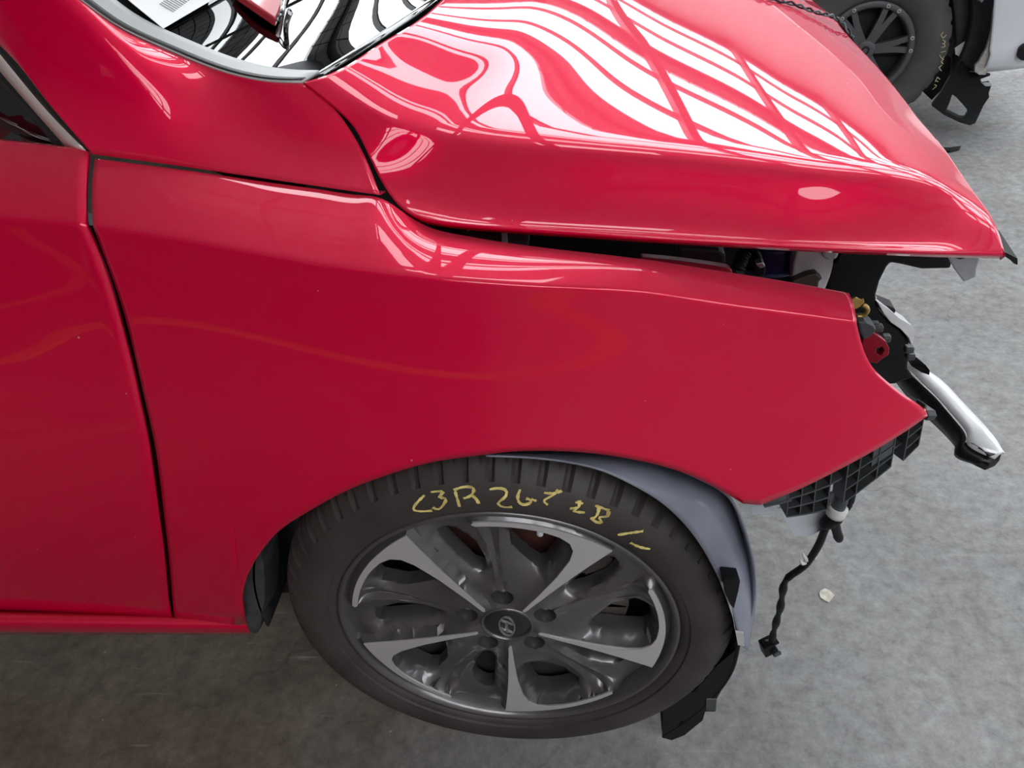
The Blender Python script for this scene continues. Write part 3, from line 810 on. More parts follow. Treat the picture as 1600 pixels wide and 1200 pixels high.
mk = [[(663, 774), (653, 784), (646, 796), (656, 799), (675, 798)],
      [(673, 769), (692, 770), (686, 777), (696, 779), (692, 790), (684, 796), (676, 793)],
      [(711, 768), (714, 778), (718, 792)], [(709, 766), (725, 761), (740, 764), (737, 773), (724, 779)], [(737, 774), (744, 780), (748, 787)],
      [(765, 765), (780, 763), (791, 767), (789, 777), (778, 787), (785, 792), (800, 792)],
      [(813, 765), (809, 776), (812, 786), (824, 788), (830, 783), (822, 779)], [(830, 780), (838, 783)],
      [(850, 770), (864, 771), (878, 767)], [(872, 765), (862, 775), (850, 783), (856, 789)],
      [(890, 795), (903, 793)], [(905, 782), (904, 792), (897, 798), (914, 801)], [(899, 785), (911, 787)],
      [(930, 790), (952, 798)], [(936, 793), (932, 806), (923, 812)], [(951, 799), (948, 807), (936, 809), (940, 816), (930, 815), (925, 808)],
      [(965, 836), (984, 833), (1005, 830)], [(985, 848), (1000, 855), (1016, 858)]]
wp(strokes('marker_writing', mk, .0021, YEL))

# ------------------------------------------------------------------ wheel-arch liner, flap
c0 = A([0, HUBZ])
def liner_curve(pxs, y, n): return A([aty(*p, y) for p in spl(pxs, n)])
Lo = liner_curve([(742, 708), (830, 700), (930, 703), (1030, 722), (1100, 750), (1142, 778), (1166, 828), (1181, 890), (1180, 945), (1160, 1006)], .004, 70)
ang = np.arctan2(Lo[:, 2] - HUBZ, Lo[:, 0])
P = []
for y, rs in ((0, 1.0), (.006, .994), (.02, .985), (.05, .972), (.09, .965), (.14, .965), (.20, .975), (.25, .975)):
    q = Lo.copy(); q[:, 1] = .004 + y
    q[:, 0] *= rs; q[:, 2] = HUBZ + (q[:, 2] - HUBZ) * rs; P.append(q)
P = A(P).transpose(1, 0, 2)
LIN = part(grid('arch_liner', P, LINER, solid=.0025))
P = []
for a in np.linspace(95, 187, 40):
    r = .352 if a < 150 else .352 + (a - 150) / 50 * .03
    P.append([(r * math.cos(math.radians(a)), y, HUBZ + r * math.sin(math.radians(a))) for y in (.03, .06, .12, .25)])
Bl_ = [(760, 711), (830, 714), (880, 720), (935, 733), (985, 756), (1030, 783), (1087, 841), (1127, 912), (1143, 950), (1156, 1006)]
Al_ = [(760, 704), (850, 700), (940, 703), (1005, 714), (1070, 733), (1130, 762), (1164, 822), (1182, 900), (1180, 950), (1162, 1006)]
b_ = A([aty(*p, -.020) for p in spl(Bl_, 70)]); a_ = A([aty(*p, .045) for p in spl(Al_, 70)])
PL = []
for t in np.linspace(0, 1, 12):
    q = b_ * (1 - t) + a_ * t; rad = q - A([0, 0, HUBZ]); rad[:, 1] = 0; rad /= np.linalg.norm(rad, axis=1)[:, None]
    PL.append(q + (rad * .6 + A([0, -.8, 0])) * .012 * math.sin(math.pi * t))
o = part(grid('liner_lip', A(PL).transpose(1, 0, 2), LINER, solid=.002)); o['label'] = 'scuffed blue-grey front edge of the wheel-arch liner'
part(grid('rear_liner', A(P), LINERB, solid=.003))
P3 = [aty(*p, .03) for p in [(396, 868), (386, 890), (379, 915), (376, 940), (383, 970), (388, 985), (396, 991), (404, 988), (409, 965), (413, 940), (413, 905), (411, 880), (404, 860)]]
prism('mud_guard', P3, (.006, .05, .0), mat('guard_plastic', (.045, .05, .052), .5, noise=.5, nscale=30), bevel=.002); part(bpy.data.objects['mud_guard'])
# black lower flap ahead of the tyre
fo = liner_curve([(1158, 1000), (1148, 1045), (1128, 1078), (1108, 1100), (1075, 1128), (1040, 1150)], .0, 26)
P = []
for y, s in ((0, 1), (.008, .985), (.05, .985), (.12, .98), (.19, .98)):
    q = fo.copy(); q[:, 1] += y; q[:, 0] *= s; P.append(q)
part(grid('air_flap', A(P).transpose(1, 0, 2), BLACK, solid=.003))
P3 = [aty(*p, .0) for p in [(1036, 1098), (1034, 1153), (1050, 1157), (1070, 1149), (1098, 1126), (1102, 1112), (1118, 1112), (1119, 1094), (1140, 1058), (1150, 1015), (1120, 1040), (1085, 1080)]]
prism('flap_bracket', P3, (.003, .012, .0), BLACK, bevel=.001, holes=[[aty(*p, .0) for p in [(1060, 1136), (1067, 1131), (1069, 1126), (1063, 1128)]]]); part(bpy.data.objects['flap_bracket'])
P3 = [aty(*p, -.002) for p in [(1103, 1093), (1119, 1093), (1119, 1111), (1103, 1111)]]
prism('flap_clip', P3, (0, .012, .004), GRIDP, bevel=.001); part(bpy.data.objects['flap_clip'])
P3 = [aty(*p, .13) for p in [(985, 1098), (1036, 1090), (1036, 1160), (1000, 1140)]]
prism('lower_liner', P3, (0, .003, 0), LINER); part(bpy.data.objects['lower_liner'])
P3 = [aty(*p, -.036) for p in [(1131, 906), (1157, 908), (1154, 925), (1147, 952), (1142, 946), (1133, 928)]]
prism('liner_clip', P3, (-.002, .02, .0), BLACK, bevel=.001); part(bpy.data.objects['liner_clip'])
P3 = [aty(*p, -.030) for p in [(1126, 912), (1130, 912), (1142, 945), (1150, 988), (1162, 990), (1163, 1010), (1153, 1008), (1145, 965), (1136, 938)]]
prism('torn_liner_edge', P3, (0, .003, 0), GREYT); part(bpy.data.objects['torn_liner_edge'])

# ------------------------------------------------------------------ bumper bracket: ribbed black plastic under the wing
def fend(px, py, off): return hit(px, py, off)
KB = [(1183, 787), (1235, 768), (1300, 737), (1400, 681), (1452, 648)]
nb = 60
tb = spl([hit(*p) for p in KB[:4]] + [hit(1452, 650)], nb)
tb[:, 1] += .012; tb[:, 2] += .004
axis = np.gradient(tb, axis=0); axis /= np.linalg.norm(axis, axis=1)[:, None]
down = A([.04, -.06, -1.0]); down /= np.linalg.norm(down)
def sx_of(px):  # index along the bracket for an image x
    xs_ = [800 + FPX * np.dot(p - CAM, RT) / np.dot(p - CAM, FW) for p in tb]
    return float(np.interp(px, xs_, np.arange(nb)))
def bp(i, d, out=0.0):
    k = int(np.clip(math.floor(i), 0, nb - 2)); f = i - k
    p = tb[k] * (1 - f) + tb[k + 1] * f; a = axis[k]
    o = np.cross(a, down); o /= np.linalg.norm(o)
    if o[1] > 0: o = -o
    return p + down * d + o * out
bracket = empty('bumper_bracket', tuple(map(float, tb[30]))); part(bracket); bracket['label'] = 'ribbed black bumper bracket below the wing edge'
def bpart(o): part(o, bracket); return o
def rib(i0, d0, i1, d1, th, dep=.022, face=.0):
    """rib running from (i0,d0) to (i1,d1) along the bracket, depth dep"""
    m = max(2, int(abs(i1 - i0)) + 2)
    V, Fc = [], []
    for t in np.linspace(0, 1, m):
        i = i0 + (i1 - i0) * t; d = d0 + (d1 - d0) * t
        hor = abs(i1 - i0) > 1.0
        for s in (-1, 1):
            for q in (face, face - dep):
                V.append(bp(i, d + s * th / 2, q) if hor else bp(i + s * th / 2 / .006, d, q))
    for k in range(m - 1):
        b = k * 4
        Fc += [(b, b + 1, b + 5, b + 4), (b + 2, b + 6, b + 7, b + 3), (b, b + 4, b + 6, b + 2), (b + 1, b + 3, b + 7, b + 5)]
    Fc += [(0, 2, 3, 1), (4 * m - 4, 4 * m - 3, 4 * m - 1, 4 * m - 2)]
    return bpart(mesh('rib', V, Fc, GRIDP))
def panel(name, i0, d0, i1, d1a, d1b, q=-.02, m_=DARK):
    m = max(3, int(abs(i1 - i0)) + 2); P = []
    for t in np.linspace(0, 1, m):
        i = i0 + (i1 - i0) * t; d1 = d1a + (d1b - d1a) * t
        P.append([bp(i, d, q) for d in (d0, (d0 + d1) / 2, d1)])
    return bpart(grid(name, P, m_, solid=.003, smooth=False))
def block(xa, xb, da, db, cols, rows, full=True):
    ia, ib = sx_of(xa), sx_of(xb)
    panel('back_panel', ia, .0, ib, da, db)
    for r in range(rows + 1):
        rib(ia, da * r / rows, ib, db * r / rows, .0022)
    for x in [xa] + cols + [xb]:
        i = sx_of(x); t = (i - ia) / (ib - ia + 1e-9); d = da + (db - da) * t
        rib(i, 0, i, d, .0024)
block(1234, 1302, .056, .076, [1256, 1278], 4)
block(1329, 1404, .080, .064, [1349, 1381], 4)
block(1425, 1452, .066, .056, [], 4)
for a, b, d0, d1 in ((1302, 1329, .045, .045), (1404, 1425, .045, .045)):   # recessed bridges between the ribbed blocks
    panel('bridge', sx_of(a), .0, sx_of(b), d0, d1, -.024, BLACK)
    rib(sx_of(a), .004, sx_of(b), .004, .004); rib(sx_of(a), .017, sx_of(b), .016, .003, .02, -.006); rib(sx_of(a), d0, sx_of(b), d1, .003, .02, -.006)
panel('smooth_panel', sx_of(1370), .004, sx_of(1404), .046, .044, -.004, GRIDP)
panel('prong', sx_of(1196), .004, sx_of(1234), .026, .032, -.004, GRIDP)
for x in (1190, 1200, 1211, 1222, 1250, 1268, 1290, 1345, 1362, 1385, 1432, 1443):
    i = sx_of(x); rib(i, -.006, i, .006, .003, .012, .002)
rib(sx_of(1186), .004, sx_of(1240), .004, .003, .014, 0); rib(sx_of(1196), .026, sx_of(1240), .032, .003, .014, 0)
tip_ = [bp(sx_of(1447), d, q) for d, q in ((.004, .002), (.010, .006), (.018, .003), (.018, -.012), (.004, -.012))]
bpart(prism('end_tab', tip_, A([.010, .002, -.002]), GRIDP, bevel=.001))

# pale see-through shield hanging below the bracket
P3 = [aty(*p, .06) for p in [(1170, 786), (1196, 789), (1215, 795), (1300, 770), (1352, 770), (1335, 790), (1290, 825), (1266, 838), (1240, 838), (1218, 798), (1175, 805)]]
prism('splash_shield', P3, (.0, .0025, .0008), CLEARP, bevel=.0006); part(bpy.data.objects['splash_shield'])

# ------------------------------------------------------------------ hanging wiring with its connector
har = empty('wiring_harness', tuple(map(float, aty(1310, 770, .05)))); part(har); har['label'] = 'black cable hanging down with a torn sleeve'
def hp(o): part(o, har); return o
cab = [(1313, 772, .045), (1308, 792, .045), (1300, 806, .046), (1291, 822, .05), (1282, 845, .055), (1268, 870, .062), (1252, 888, .07), (1232, 902, .078), (1224, 918, .085), (1220, 945, .095), (1212, 975, .108), (1206, 1000, .118)]
c3 = A([aty(*p) for p in cab])
hp(tube('cable', spl(c3, 60), A([.0050 + .0012 * math.sin(k * .9) * (k > 30) for k in range(60)]), BLACK, n=10))
hp(tube('upper_loom', spl(A([aty(1318, 762, .05), aty(1314, 780, .044), aty(1306, 800, .044)]), 12), .0085, GRIDP, n=12))
hp(tube('upper_loom', spl(A([aty(1330, 765, .055), aty(1326, 785, .052), aty(1312, 803, .05)]), 12), .006, BLACK, n=10))
hp(tube('tape_band', spl(A([aty(1311, 793, .042), aty(1305, 804, .042)]), 4), .0115, TAPE, n=14))
hp(tube('tape_joint', spl(A([aty(1314, 807, .042), aty(1300, 812, .044), aty(1286, 821, .048)]), 10), A([.006, .008, .009, .009, .009, .010, .0095, .009, .008, .006]), BLACK, n=10))
hp(tube('cut_branch', spl(A([aty(1302, 812, .046), aty(1307, 828, .05), aty(1311, 843, .054)]), 8), A([.006, .0065, .0065, .006, .006, .006, .0065, .005]), BLACK, n=9))
for a, b, c in (((1262, 877), (1256, 868), (1254, 864)), ((1264, 874), (1272, 870), (1274, 876)), ((1260, 878), (1253, 880), (1251, 874))):
    hp(tube('torn_sleeve', spl(A([aty(*a, .064), aty(*b, .06), aty(*c, .062)]), 6), A([.0025, .003, .003, .0025, .002, .001]), TAPE, n=6))
cp = aty(1199, 1010, .122)
M = Matrix.Rotation(math.radians(-14), 3, 'Y') @ Matrix.Rotation(math.radians(20), 3, 'Z')
bm = bmesh.new(); bx(bm, cp, (.020, .016, .030), M)
bx(bm, cp + A([.010, -.004, -.004]), (.010, .014, .016), M); bx(bm, cp + A([-.004, -.009, .002]), (.008, .006, .024), M); bx(bm, cp + A([.002, -.002, .016]), (.024, .018, .004), M)
hp(bm_obj('connector', bm, BLACK, bevel=.0012))
hp(box('connector_lock', cp + A([.014, -.012, -.002]), (.012, .004, .008), GRIDP, None, .001, M))
for k in (-1, 1): hp(tube('wire', spl(A([aty(1206 + k * 3, 1000, .118), cp + A([k * .004, 0, .016])]), 4), .0016, GREYT, n=6))

# ------------------------------------------------------------------ front end without its bumper
def pl(pxs, y): return [aty(*p, y) for p in pxs]
carrier = [(1300, 385), (1492, 392), (1486, 420), (1440, 421), (1405, 413), (1392, 411), (1386, 418), (1375, 440), (1369, 462), (1370, 476), (1378, 492), (1390, 506), (1405, 516), (1418, 530), (1424, 548), (1418, 575), (1428, 590), (1400, 600), (1350, 600), (1325, 560), (1290, 480)]
prism('front_carrier', pl(carrier, .17), (.0, .05, -.005), BLACK, bevel=.003); part(bpy.data.objects['front_carrier'])
prism('carrier_edge', pl([(1371, 472), (1381, 490), (1392, 504), (1407, 514), (1420, 528), (1425, 542), (1428, 528), (1430, 518), (1424, 508), (1404, 496), (1388, 482), (1376, 474)], .165), (.0, .03, -.006), ALU, bevel=.002); part(bpy.data.objects['carrier_edge'])
prism('carrier_lug', pl([(1375, 473), (1398, 482), (1400, 486), (1396, 494), (1384, 488)], .172), (0, .02, 0), BLACK, bevel=.001); part(bpy.data.objects['carrier_lug'])
# latch hanging from the open bonnet
prism('bonnet_hinge_plate', pl([(1478, 397), (1532, 398), (1529, 412), (1526, 420), (1525, 433), (1506, 441), (1490, 420)], .12), (.004, .02, .0), mat('grey_steel', (.36, .37, .40), .35, .6, noise=.2, nscale=30), bevel=.0015); part(bpy.data.objects['bonnet_hinge_plate'])
prism('hinge_bolt', pl([(1490, 397), (1512, 398), (1511, 403), (1500, 406), (1491, 403)], .115), (.0, .012, .0), DARK, bevel=.001); part(bpy.data.objects['hinge_bolt'])
# bumper beam: bent box section, pale top, black near side
beam = empty('bumper_beam', tuple(map(float, atz(1480, 640, .5)))); part(beam); beam['label'] = 'bent bumper beam with torn end'
tl = [(1398, 564, .57), (1420, 578, .563), (1441, 598, .558), (1462, 618, .552), (1482, 641, .545), (1500, 662, .54), (1511, 682, .535), (1510, 693, .53), (1535, 710, .525), (1552, 716, .52)]
tr = [(1420, 566, .57), (1438, 577, .563), (1456, 587, .558), (1478, 605, .552), (1503, 632, .545), (1525, 655, .54), (1545, 677, .535), (1556, 692, .53), (1562, 703, .525), (1567, 710, .52)]
a = spl(A([atz(*p) for p in tl]), 40); b = spl(A([atz(*p) for p in tr]), 40)
P = A([a, a * .65 + b * .35 + A([0, 0, .004]), a * .3 + b * .7 + A([0, 0, .004]), b]).transpose(1, 0, 2)
q0 = (a[0] + b[0]) / 2
o = box('beam_body', (float(q0[0]) - .06, float(q0[1]) + .52, float(q0[2]) - .09), (.05, 1.1, .08), ALU, None, .006); part(o, beam)
o = grid('beam_top', P, ALU, solid=.003, off=1); part(o, beam)
bl = [(1385, 570), (1400, 590), (1425, 622), (1450, 648), (1475, 672), (1492, 690), (1499, 703), (1497, 712), (1520, 720), (1545, 728)]
bl3 = spl(A([aty(*p, yy) for p, yy in zip(bl, np.linspace(.27, .08, 10))]), 40)
P = A([a + A([0, 0, -.003]), (a + bl3) / 2 + A([-.006, -.004, 0]), bl3]).transpose(1, 0, 2)
o = grid('beam_side', P, BLACK, solid=.004); part(o, beam)
P3 = [atz(*p) for p in [(1508, 690, .532), (1520, 692, .535), (1534, 700, .532), (1546, 711, .53), (1566, 708, .525), (1562, 720, .512), (1545, 728, .505), (1522, 717, .51), (1503, 708, .515)]]
o = prism('torn_foam', P3, (0, .004, -.012), mat('black_foam', (.03, .03, .028), .9, noise=.5, nscale=60, bump=.5), bevel=.001); part(o, beam)
P3 = [atz(*p) for p in [(1416, 560, .585), (1432, 566, .58), (1446, 578, .575), (1452, 586, .57), (1440, 582, .57), (1424, 572, .575)]]
o = prism('torn_film', P3, (0, .002, .006), BLACK); part(o, beam)
# headlamp mount bits in the opening
P3 = pl([(1346, 540), (1352, 520), (1362, 518), (1372, 524), (1384, 533), (1390, 545), (1389, 554), (1380, 560), (1370, 568), (1358, 566)], .115)
o = prism('headlamp_bracket', P3, (.0, .012, -.002), REDB, bevel=.004, holes=[pl([(1369, 545), (1378, 541), (1382, 548), (1376, 556), (1369, 552)], .115)]); part(o); o['label'] = 'round-ended red bracket'
prism('bracket_stay', pl([(1340, 503), (1352, 503), (1366, 510), (1370, 516), (1364, 524), (1350, 532), (1344, 520)], .10), (0, .02, 0), mat('stay_grey', (.06, .065, .07), .5, noise=.4), bevel=.002); part(bpy.data.objects['bracket_stay'])
for q in ((1366, 508), (1372, 512), (1384, 528), (1420, 545), (1422, 556)):
    p = aty(*q, .13); box('clip', p, (.010, .010, .008), GRIDP, None, .002); part(bpy.data.objects[[o.name for o in COL.objects if o.name.startswith('clip')][-1]])
prism('zinc_catch', pl([(1330, 468), (1338, 464), (1345, 468), (1350, 466), (1351, 473), (1344, 480), (1336, 484), (1331, 480)], .11), (0, .006, -.002), BRASS, bevel=.001); part(bpy.data.objects['zinc_catch'])
part(tube('catch_loop', spl(A([aty(*p, .112) for p in [(1347, 476), (1355, 482), (1354, 488), (1346, 494), (1338, 494)]]), 16), .0028, BRASS))

# ------------------------------------------------------------------ engine bay seen through the gap
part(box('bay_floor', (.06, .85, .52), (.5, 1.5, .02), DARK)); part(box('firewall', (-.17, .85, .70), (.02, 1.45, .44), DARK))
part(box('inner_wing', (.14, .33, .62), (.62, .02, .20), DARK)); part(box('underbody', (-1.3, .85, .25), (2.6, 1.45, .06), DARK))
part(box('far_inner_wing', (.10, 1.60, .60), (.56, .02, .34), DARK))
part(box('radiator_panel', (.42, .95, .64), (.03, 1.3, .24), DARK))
def bay(name, pxs, y, ext, m, bev=.003, lab=None):
    o = prism(name, pl(pxs, y), ext, m, bevel=bev); part(o)
    if lab: o['label'] = lab
    return o
# washer bottle: tapered white tank with a shallow lid
bay('washer_bottle', [(1246, 388), (1312, 388), (1318, 398), (1312, 409), (1306, 412), (1290, 452), (1262, 455), (1238, 440), (1240, 410)], .17, (.0, .09, -.01), WHITEP, .008, 'milky white washer bottle')
P3 = pl([(1283, 398), (1290, 391), (1304, 390), (1312, 396), (1308, 405), (1292, 407)], .165)
o = prism('bottle_lid', P3, (0, .02, .0), mat('pale_lid', (.50, .51, .57), .4), bevel=.004); part(o)
p = aty(1207, 392, .22)
bm = bmesh.new()
bmesh.ops.create_cone(bm, cap_ends=True, segments=32, radius1=.036, radius2=.034, depth=.035, matrix=Matrix.Translation(tuple(p)))
bmesh.ops.create_cone(bm, cap_ends=True, segments=32, radius1=.040, radius2=.040, depth=.006, matrix=Matrix.Translation(tuple(p + A([0, 0, -.012]))))
part(bm_obj('reservoir_cap', bm, BLUE, bevel=.003)); bpy.data.objects['reservoir_cap']['label'] = 'dark blue round reservoir cap'
pts = A([aty(1164, 394, .16), aty(1158, 405, .155), aty(1154, 418, .15), aty(1150, 426, .15)])
q = spl(pts, 30); part(tube('ribbed_hose', q, A([.0062 + .0022 * (k % 4 < 2) for k in range(30)]), BLACK, n=12))
bay('hose_clamp', [(1178, 412), (1192, 409), (1198, 418), (1196, 432), (1184, 436), (1177, 426)], .15, (.0, .03, .0), BLACK, .003)
bay('wire_clip', [(1180, 412), (1192, 410), (1196, 416), (1188, 420)], .148, (0, .01, 0), STEELB, .001)
bay('bottle_bracket', [(1238, 440), (1262, 430), (1276, 427), (1282, 433), (1286, 436), (1280, 440), (1278, 452), (1240, 452)], .155, (0, .012, 0), mat('bracket_brown', (.05, .035, .03), .5), .002)
bay('inner_rail', [(1000, 402), (1060, 408), (1120, 416), (1143, 420), (1146, 428), (1120, 432), (1000, 414)], .115, (.0, .02, -.005), REDB, .003, 'dark red inner wing rail')
bay('fuse_box', [(1058, 386), (1124, 391), (1134, 397), (1134, 416), (1120, 416), (1058, 404)], .17, (.0, .10, .0), mat('box_grey', (.035, .033, .035), .5), .004, 'dark grey fuse box')
bay('hinge_arm', [(722, 352), (784, 358), (784, 382), (770, 384), (722, 364)], .13, (0, .03, 0), mat('hinge_dark', (.03, .02, .022), .5), .002)
bay('hinge_link', [(784, 357), (828, 360), (826, 386), (788, 382)], .135, (0, .02, 0), mat('hinge_grey', (.06, .06, .065), .5), .002)
bay('hinge_strut', [(783, 356), (790, 356), (793, 383), (784, 382)], .128, (0, .01, 0), GREYT, .001)
bay('hinge_bolt_head', [(724, 354), (732, 353), (738, 359), (730, 362)], .126, (0, .01, 0), STEELB, .001)
# mirrored far wing closes the other side of the bay
ml = FENDER.copy(); ml.name = 'far_fender'; COL.objects.link(ml); ml.parent = car
ml.matrix_parent_inverse = Matrix.Translation((-.1, -.85, 0)) @ Matrix.Translation((0, 1.7, 0)) @ Matrix.Diagonal((1, -1, 1, 1))
if 'label' in ml: del ml['label']

# ------------------------------------------------------------------ things lying on the windscreen and bonnet
def gz(px, py, lift):
    """point on the windscreen surface for an image position"""
    d = ray(px, py); best = None
    Q = (GP - CAM).reshape(-1, 3); t = Q @ FW
    u = 800 + FPX * (Q @ RT) / t; v = 600 - FPX * (Q @ UP) / t
    e = (u - px) ** 2 + (v - py) ** 2; k = np.argsort(e)[:4]; wgt = 1 / (e[k] + 1e-3); tt = (t[k] * wgt).sum() / wgt.sum()
    return CAM + d * (tt) + A([0, 0, lift])
pc = [(255, 45), (330, 1), (345, -60), (250, -90), (185, -12)]
P3 = [gz(*p, .010) for p in pc]
n_ = np.cross(P3[1] - P3[0], P3[4] - P3[0]); n_ /= np.linalg.norm(n_); n_ = n_ if n_[2] > 0 else -n_
d0_ = P3[0] @ n_
def onpap(px, py, l=0):
    d = ray(px, py); return CAM + d * ((d0_ + l - CAM @ n_) / (d @ n_))
paper = prism('paper_sheet', [onpap(*p) for p in pc], tuple(n_ * .0008), PAPER)
tag(paper, 'white printed sheet with bar code lying on the windscreen', 'paper')
bm = bmesh.new()
for k in range(9):
    a, b = (251 + k * 2.6 - 2, -4 + k * 1.0 - 3), (266 + k * 1.9, 19 - k * 1.9)
    a = (249 + k * 3.0, 6 - k * 2.2); b = (271 + k * 3.0, 19 - k * 2.2)
    q = [onpap(*a, .0014), onpap(*b, .0014), onpap(b[0] + .9, b[1] - .7, .0014), onpap(a[0] + .9, a[1] - .7, .0014)]
    bm.faces.new([bm.verts.new(v) for v in q])
o = bm_obj('printed_lines', bm, INK); o.parent = paper; o.modifiers.new('th', 'SOLIDIFY').thickness = .0003
qa, qb, qc = gz(400, 12, .016), gz(435, 30, .016), gz(440, 5, .016)
n2_ = np.cross(qb - qa, qc - qa); n2_ /= np.linalg.norm(n2_); n2_ = n2_ if n2_[2] > 0 else -n2_
def onred(px, py, l=0.0):
    d = ray(px, py); return CAM + d * (((qa @ n2_) + l - CAM @ n2_) / (d @ n2_))
P3t = [onred(*p) for p in ((368, -14), (400, 8), (431, 29), (435, 22), (441, 5), (452, -30), (400, -50))]
o = prism('red_plastic_piece', P3t, tuple(-n2_ * .011), REDP, bevel=.002)
tag(o, 'broken red plastic piece lying on the windscreen', 'car part')
o2 = tube('film_edge', spl(A([onred(433, 32, -.004), onred(438, 24, .003), onred(443, 5, .003), onred(455, -25, .003)]), 16), .003, glass_mat('clear_film', (.85, .85, .85))); o2.parent = o
tw = [(1150, -16, .925), (1190, -4, .915), (1215, 4, .906), (1245, 12, .896), (1266, 20, .889), (1283, 25, .882), (1296, 28, .876), (1303, 31, .872), (1312, 38, .867), (1322, 48, .858), (1331, 62, .846)]
t3 = spl(A([atz(*p) for p in tw]), 180); ph = np.linspace(0, 44, 180)
wire = tag(empty('tie_wire', tuple(map(float, t3[100]))), 'thin twisted teal and black wire lying over the bonnet edge', 'wire')
for k, (m_, s) in enumerate(((TEAL, 0), (SEAL, math.pi))):
    q = t3 + np.stack([.0022 * np.cos(ph + s), .0 * ph, .0022 * np.sin(ph + s) + .004], -1)
    o = tube('strand', q, .0017, m_, n=6); o.parent = wire; o.matrix_parent_inverse = Matrix.Translation(-wire.location)

# ------------------------------------------------------------------ white pickup behind
PY = 2.53; PW = A([1.145, 2.53, .311]); PS = .80
pick = tag(empty('white_pickup', (0.0, 3.2, 0)), 'white pickup with a torn front corner parked behind the red car', 'car')
def pp(o, p=None):
    p = p or pick; o.parent = p; o.matrix_parent_inverse = Matrix.Translation(-p.location); return o
pw = empty('pickup_wheel', tuple(PW)); pw.scale = (PS, PS, PS); pp(pw)
def pwp(o): o.parent = pw; return o
ptp = [(.01, .215), (.0, .222), (-.012, .235), (-.026, .265), (-.03, .30), (-.024, .335), (-.008, .362), (.012, .378), (.03, .386), (.12, .388), (.2, .382), (.25, .35), (.25, .26), (.235, .22)]
def tr2(i, j, a, y, r): return -.007 if (r > .36 and i % 10 < 3) else 0
Pt = lathe(ptp, 300, tr2); Pt[:, :, 2] = np.maximum(Pt[:, :, 2], -.384)
o = pwp(grid('tyre', Pt, mat('pickup_rubber', (.085, .08, .078), .8, noise=.2, nscale=8), closed_u=True)); o.modifiers.new('e', 'EDGE_SPLIT').split_angle = math.radians(40)
PRIM = mat('gunmetal', (.095, .095, .10), .5, .3)
pwp(grid('rim', lathe([(.02, .216), (-.002, .218), (-.006, .214), (-.008, .196), (-.004, .188), (.03, .186), (.12, .18)], 96), PRIM, closed_u=True, solid=.003))
for k in range(6):
    a0 = 4 + k * 59
    bm = bmesh.new()
    for s in (-1, 1):
        V = []
        for r, off, h in ((.035, 10, .012), (.09, 5.2, .006), (.14, 5.4, .004), (.19, 7.0, .002)):
            
            for q in (off - math.degrees(.0115 / r) + (.5 if r > .1 else 0), off + math.degrees(.0165 / r)):
                x, z = pol(r, a0 + s * q); V.append((bm.verts.new((x, h, z)), bm.verts.new((x, h + .03, z))))
        for i in range(3):
            (a, a2), (b, b2), (c, c2), (d, d2) = V[i * 2], V[i * 2 + 1], V[i * 2 + 2], V[i * 2 + 3]
            bm.faces.new((a, b, d, c)); bm.faces.new((a, c, c2, a2)); bm.faces.new((b, b2, d2, d))
    pwp(bm_obj('spoke', bm, PRIM))
    x, z = [], []
    for dq in (-8, 8):
        bx_, bz_ = pol(.202, a0 + dq)
        bm = bmesh.new(); bmesh.ops.create_cone(bm, cap_ends=True, segments=14, radius1=.0085, radius2=.0085, depth=.004, matrix=Matrix.Translation((bx_, -.009, bz_)) @ Matrix.Rotation(math.pi / 2, 4, 'X'))
        ro = bm_obj('rim_bolt', bm, mat('bolt_ring', (.55, .55, .55), .5) if k == 0 and dq == -8 else bpy.data.materials['bolt_ring']); pwp(ro)
        bm = bmesh.new(); bmesh.ops.create_cone(bm, cap_ends=True, segments=6, radius1=.0045, radius2=.0045, depth=.006, matrix=Matrix.Translation((bx_, -.011, bz_)) @ Matrix.Rotation(math.pi / 2, 4, 'X'))
        pwp(bm_obj('bolt_head', bm, STEEL))
pwp(grid('hub_cap', lathe([(.004, .0001), (.004, .03), (.008, .045), (.02, .05)], 32), PRIM, closed_u=True))
pwp(grid('hub_ring', lathe([(.001, .012), (-.002, .016), (.004, .02)], 24), DARK, closed_u=True))
pwp(grid('wheel_backing', lathe([(.05, .0001), (.055, .186)], 48), DARK, closed_u=True))
# chalk marks on the pickup tyre
def pick_pt(px, py):
    p = aty(px, py, PY - .0305 * PS); return (p - PW) / PS
bm = bmesh.new()
for pln in [[(1474, 50), (1470, 55), (1474, 60), (1479, 54)], [(1473, 62), (1478, 66), (1472, 69)], [(1471, 74), (1477, 73), (1475, 68)], [(1470, 82), (1478, 80)], [(1468, 86), (1472, 92), (1476, 88)], [(1475, 92), (1470, 96), (1474, 100)], [(1472, 102), (1467, 105), (1471, 111)], [(1465, 120), (1461, 128)], [(1465, 121), (1469, 124)], [(1462, 126), (1466, 128)], [(1460, 132), (1464, 134), (1457, 140)]]:
    q = [pick_pt(*p) for p in poly(pln, np.linspace(0, 1, 8))]; prev = None
    for i in range(8):
        t = q[min(i + 1, 7)] - q[max(i - 1, 0)]; nn = np.cross(t, A([0, 1., 0])); nn /= np.linalg.norm(nn) + 1e-9
        c = [bm.verts.new(q[i] + nn * .0016), bm.verts.new(q[i] - nn * .0016)]
        if prev: bm.faces.new((prev[0], prev[1], c[1], c[0]))
        prev = c
o = pwp(bm_obj('chalk_writing', bm, mat('chalk', (.55, .48, .28), .8))); o.modifiers.new('th', 'SOLIDIFY').thickness = .0006
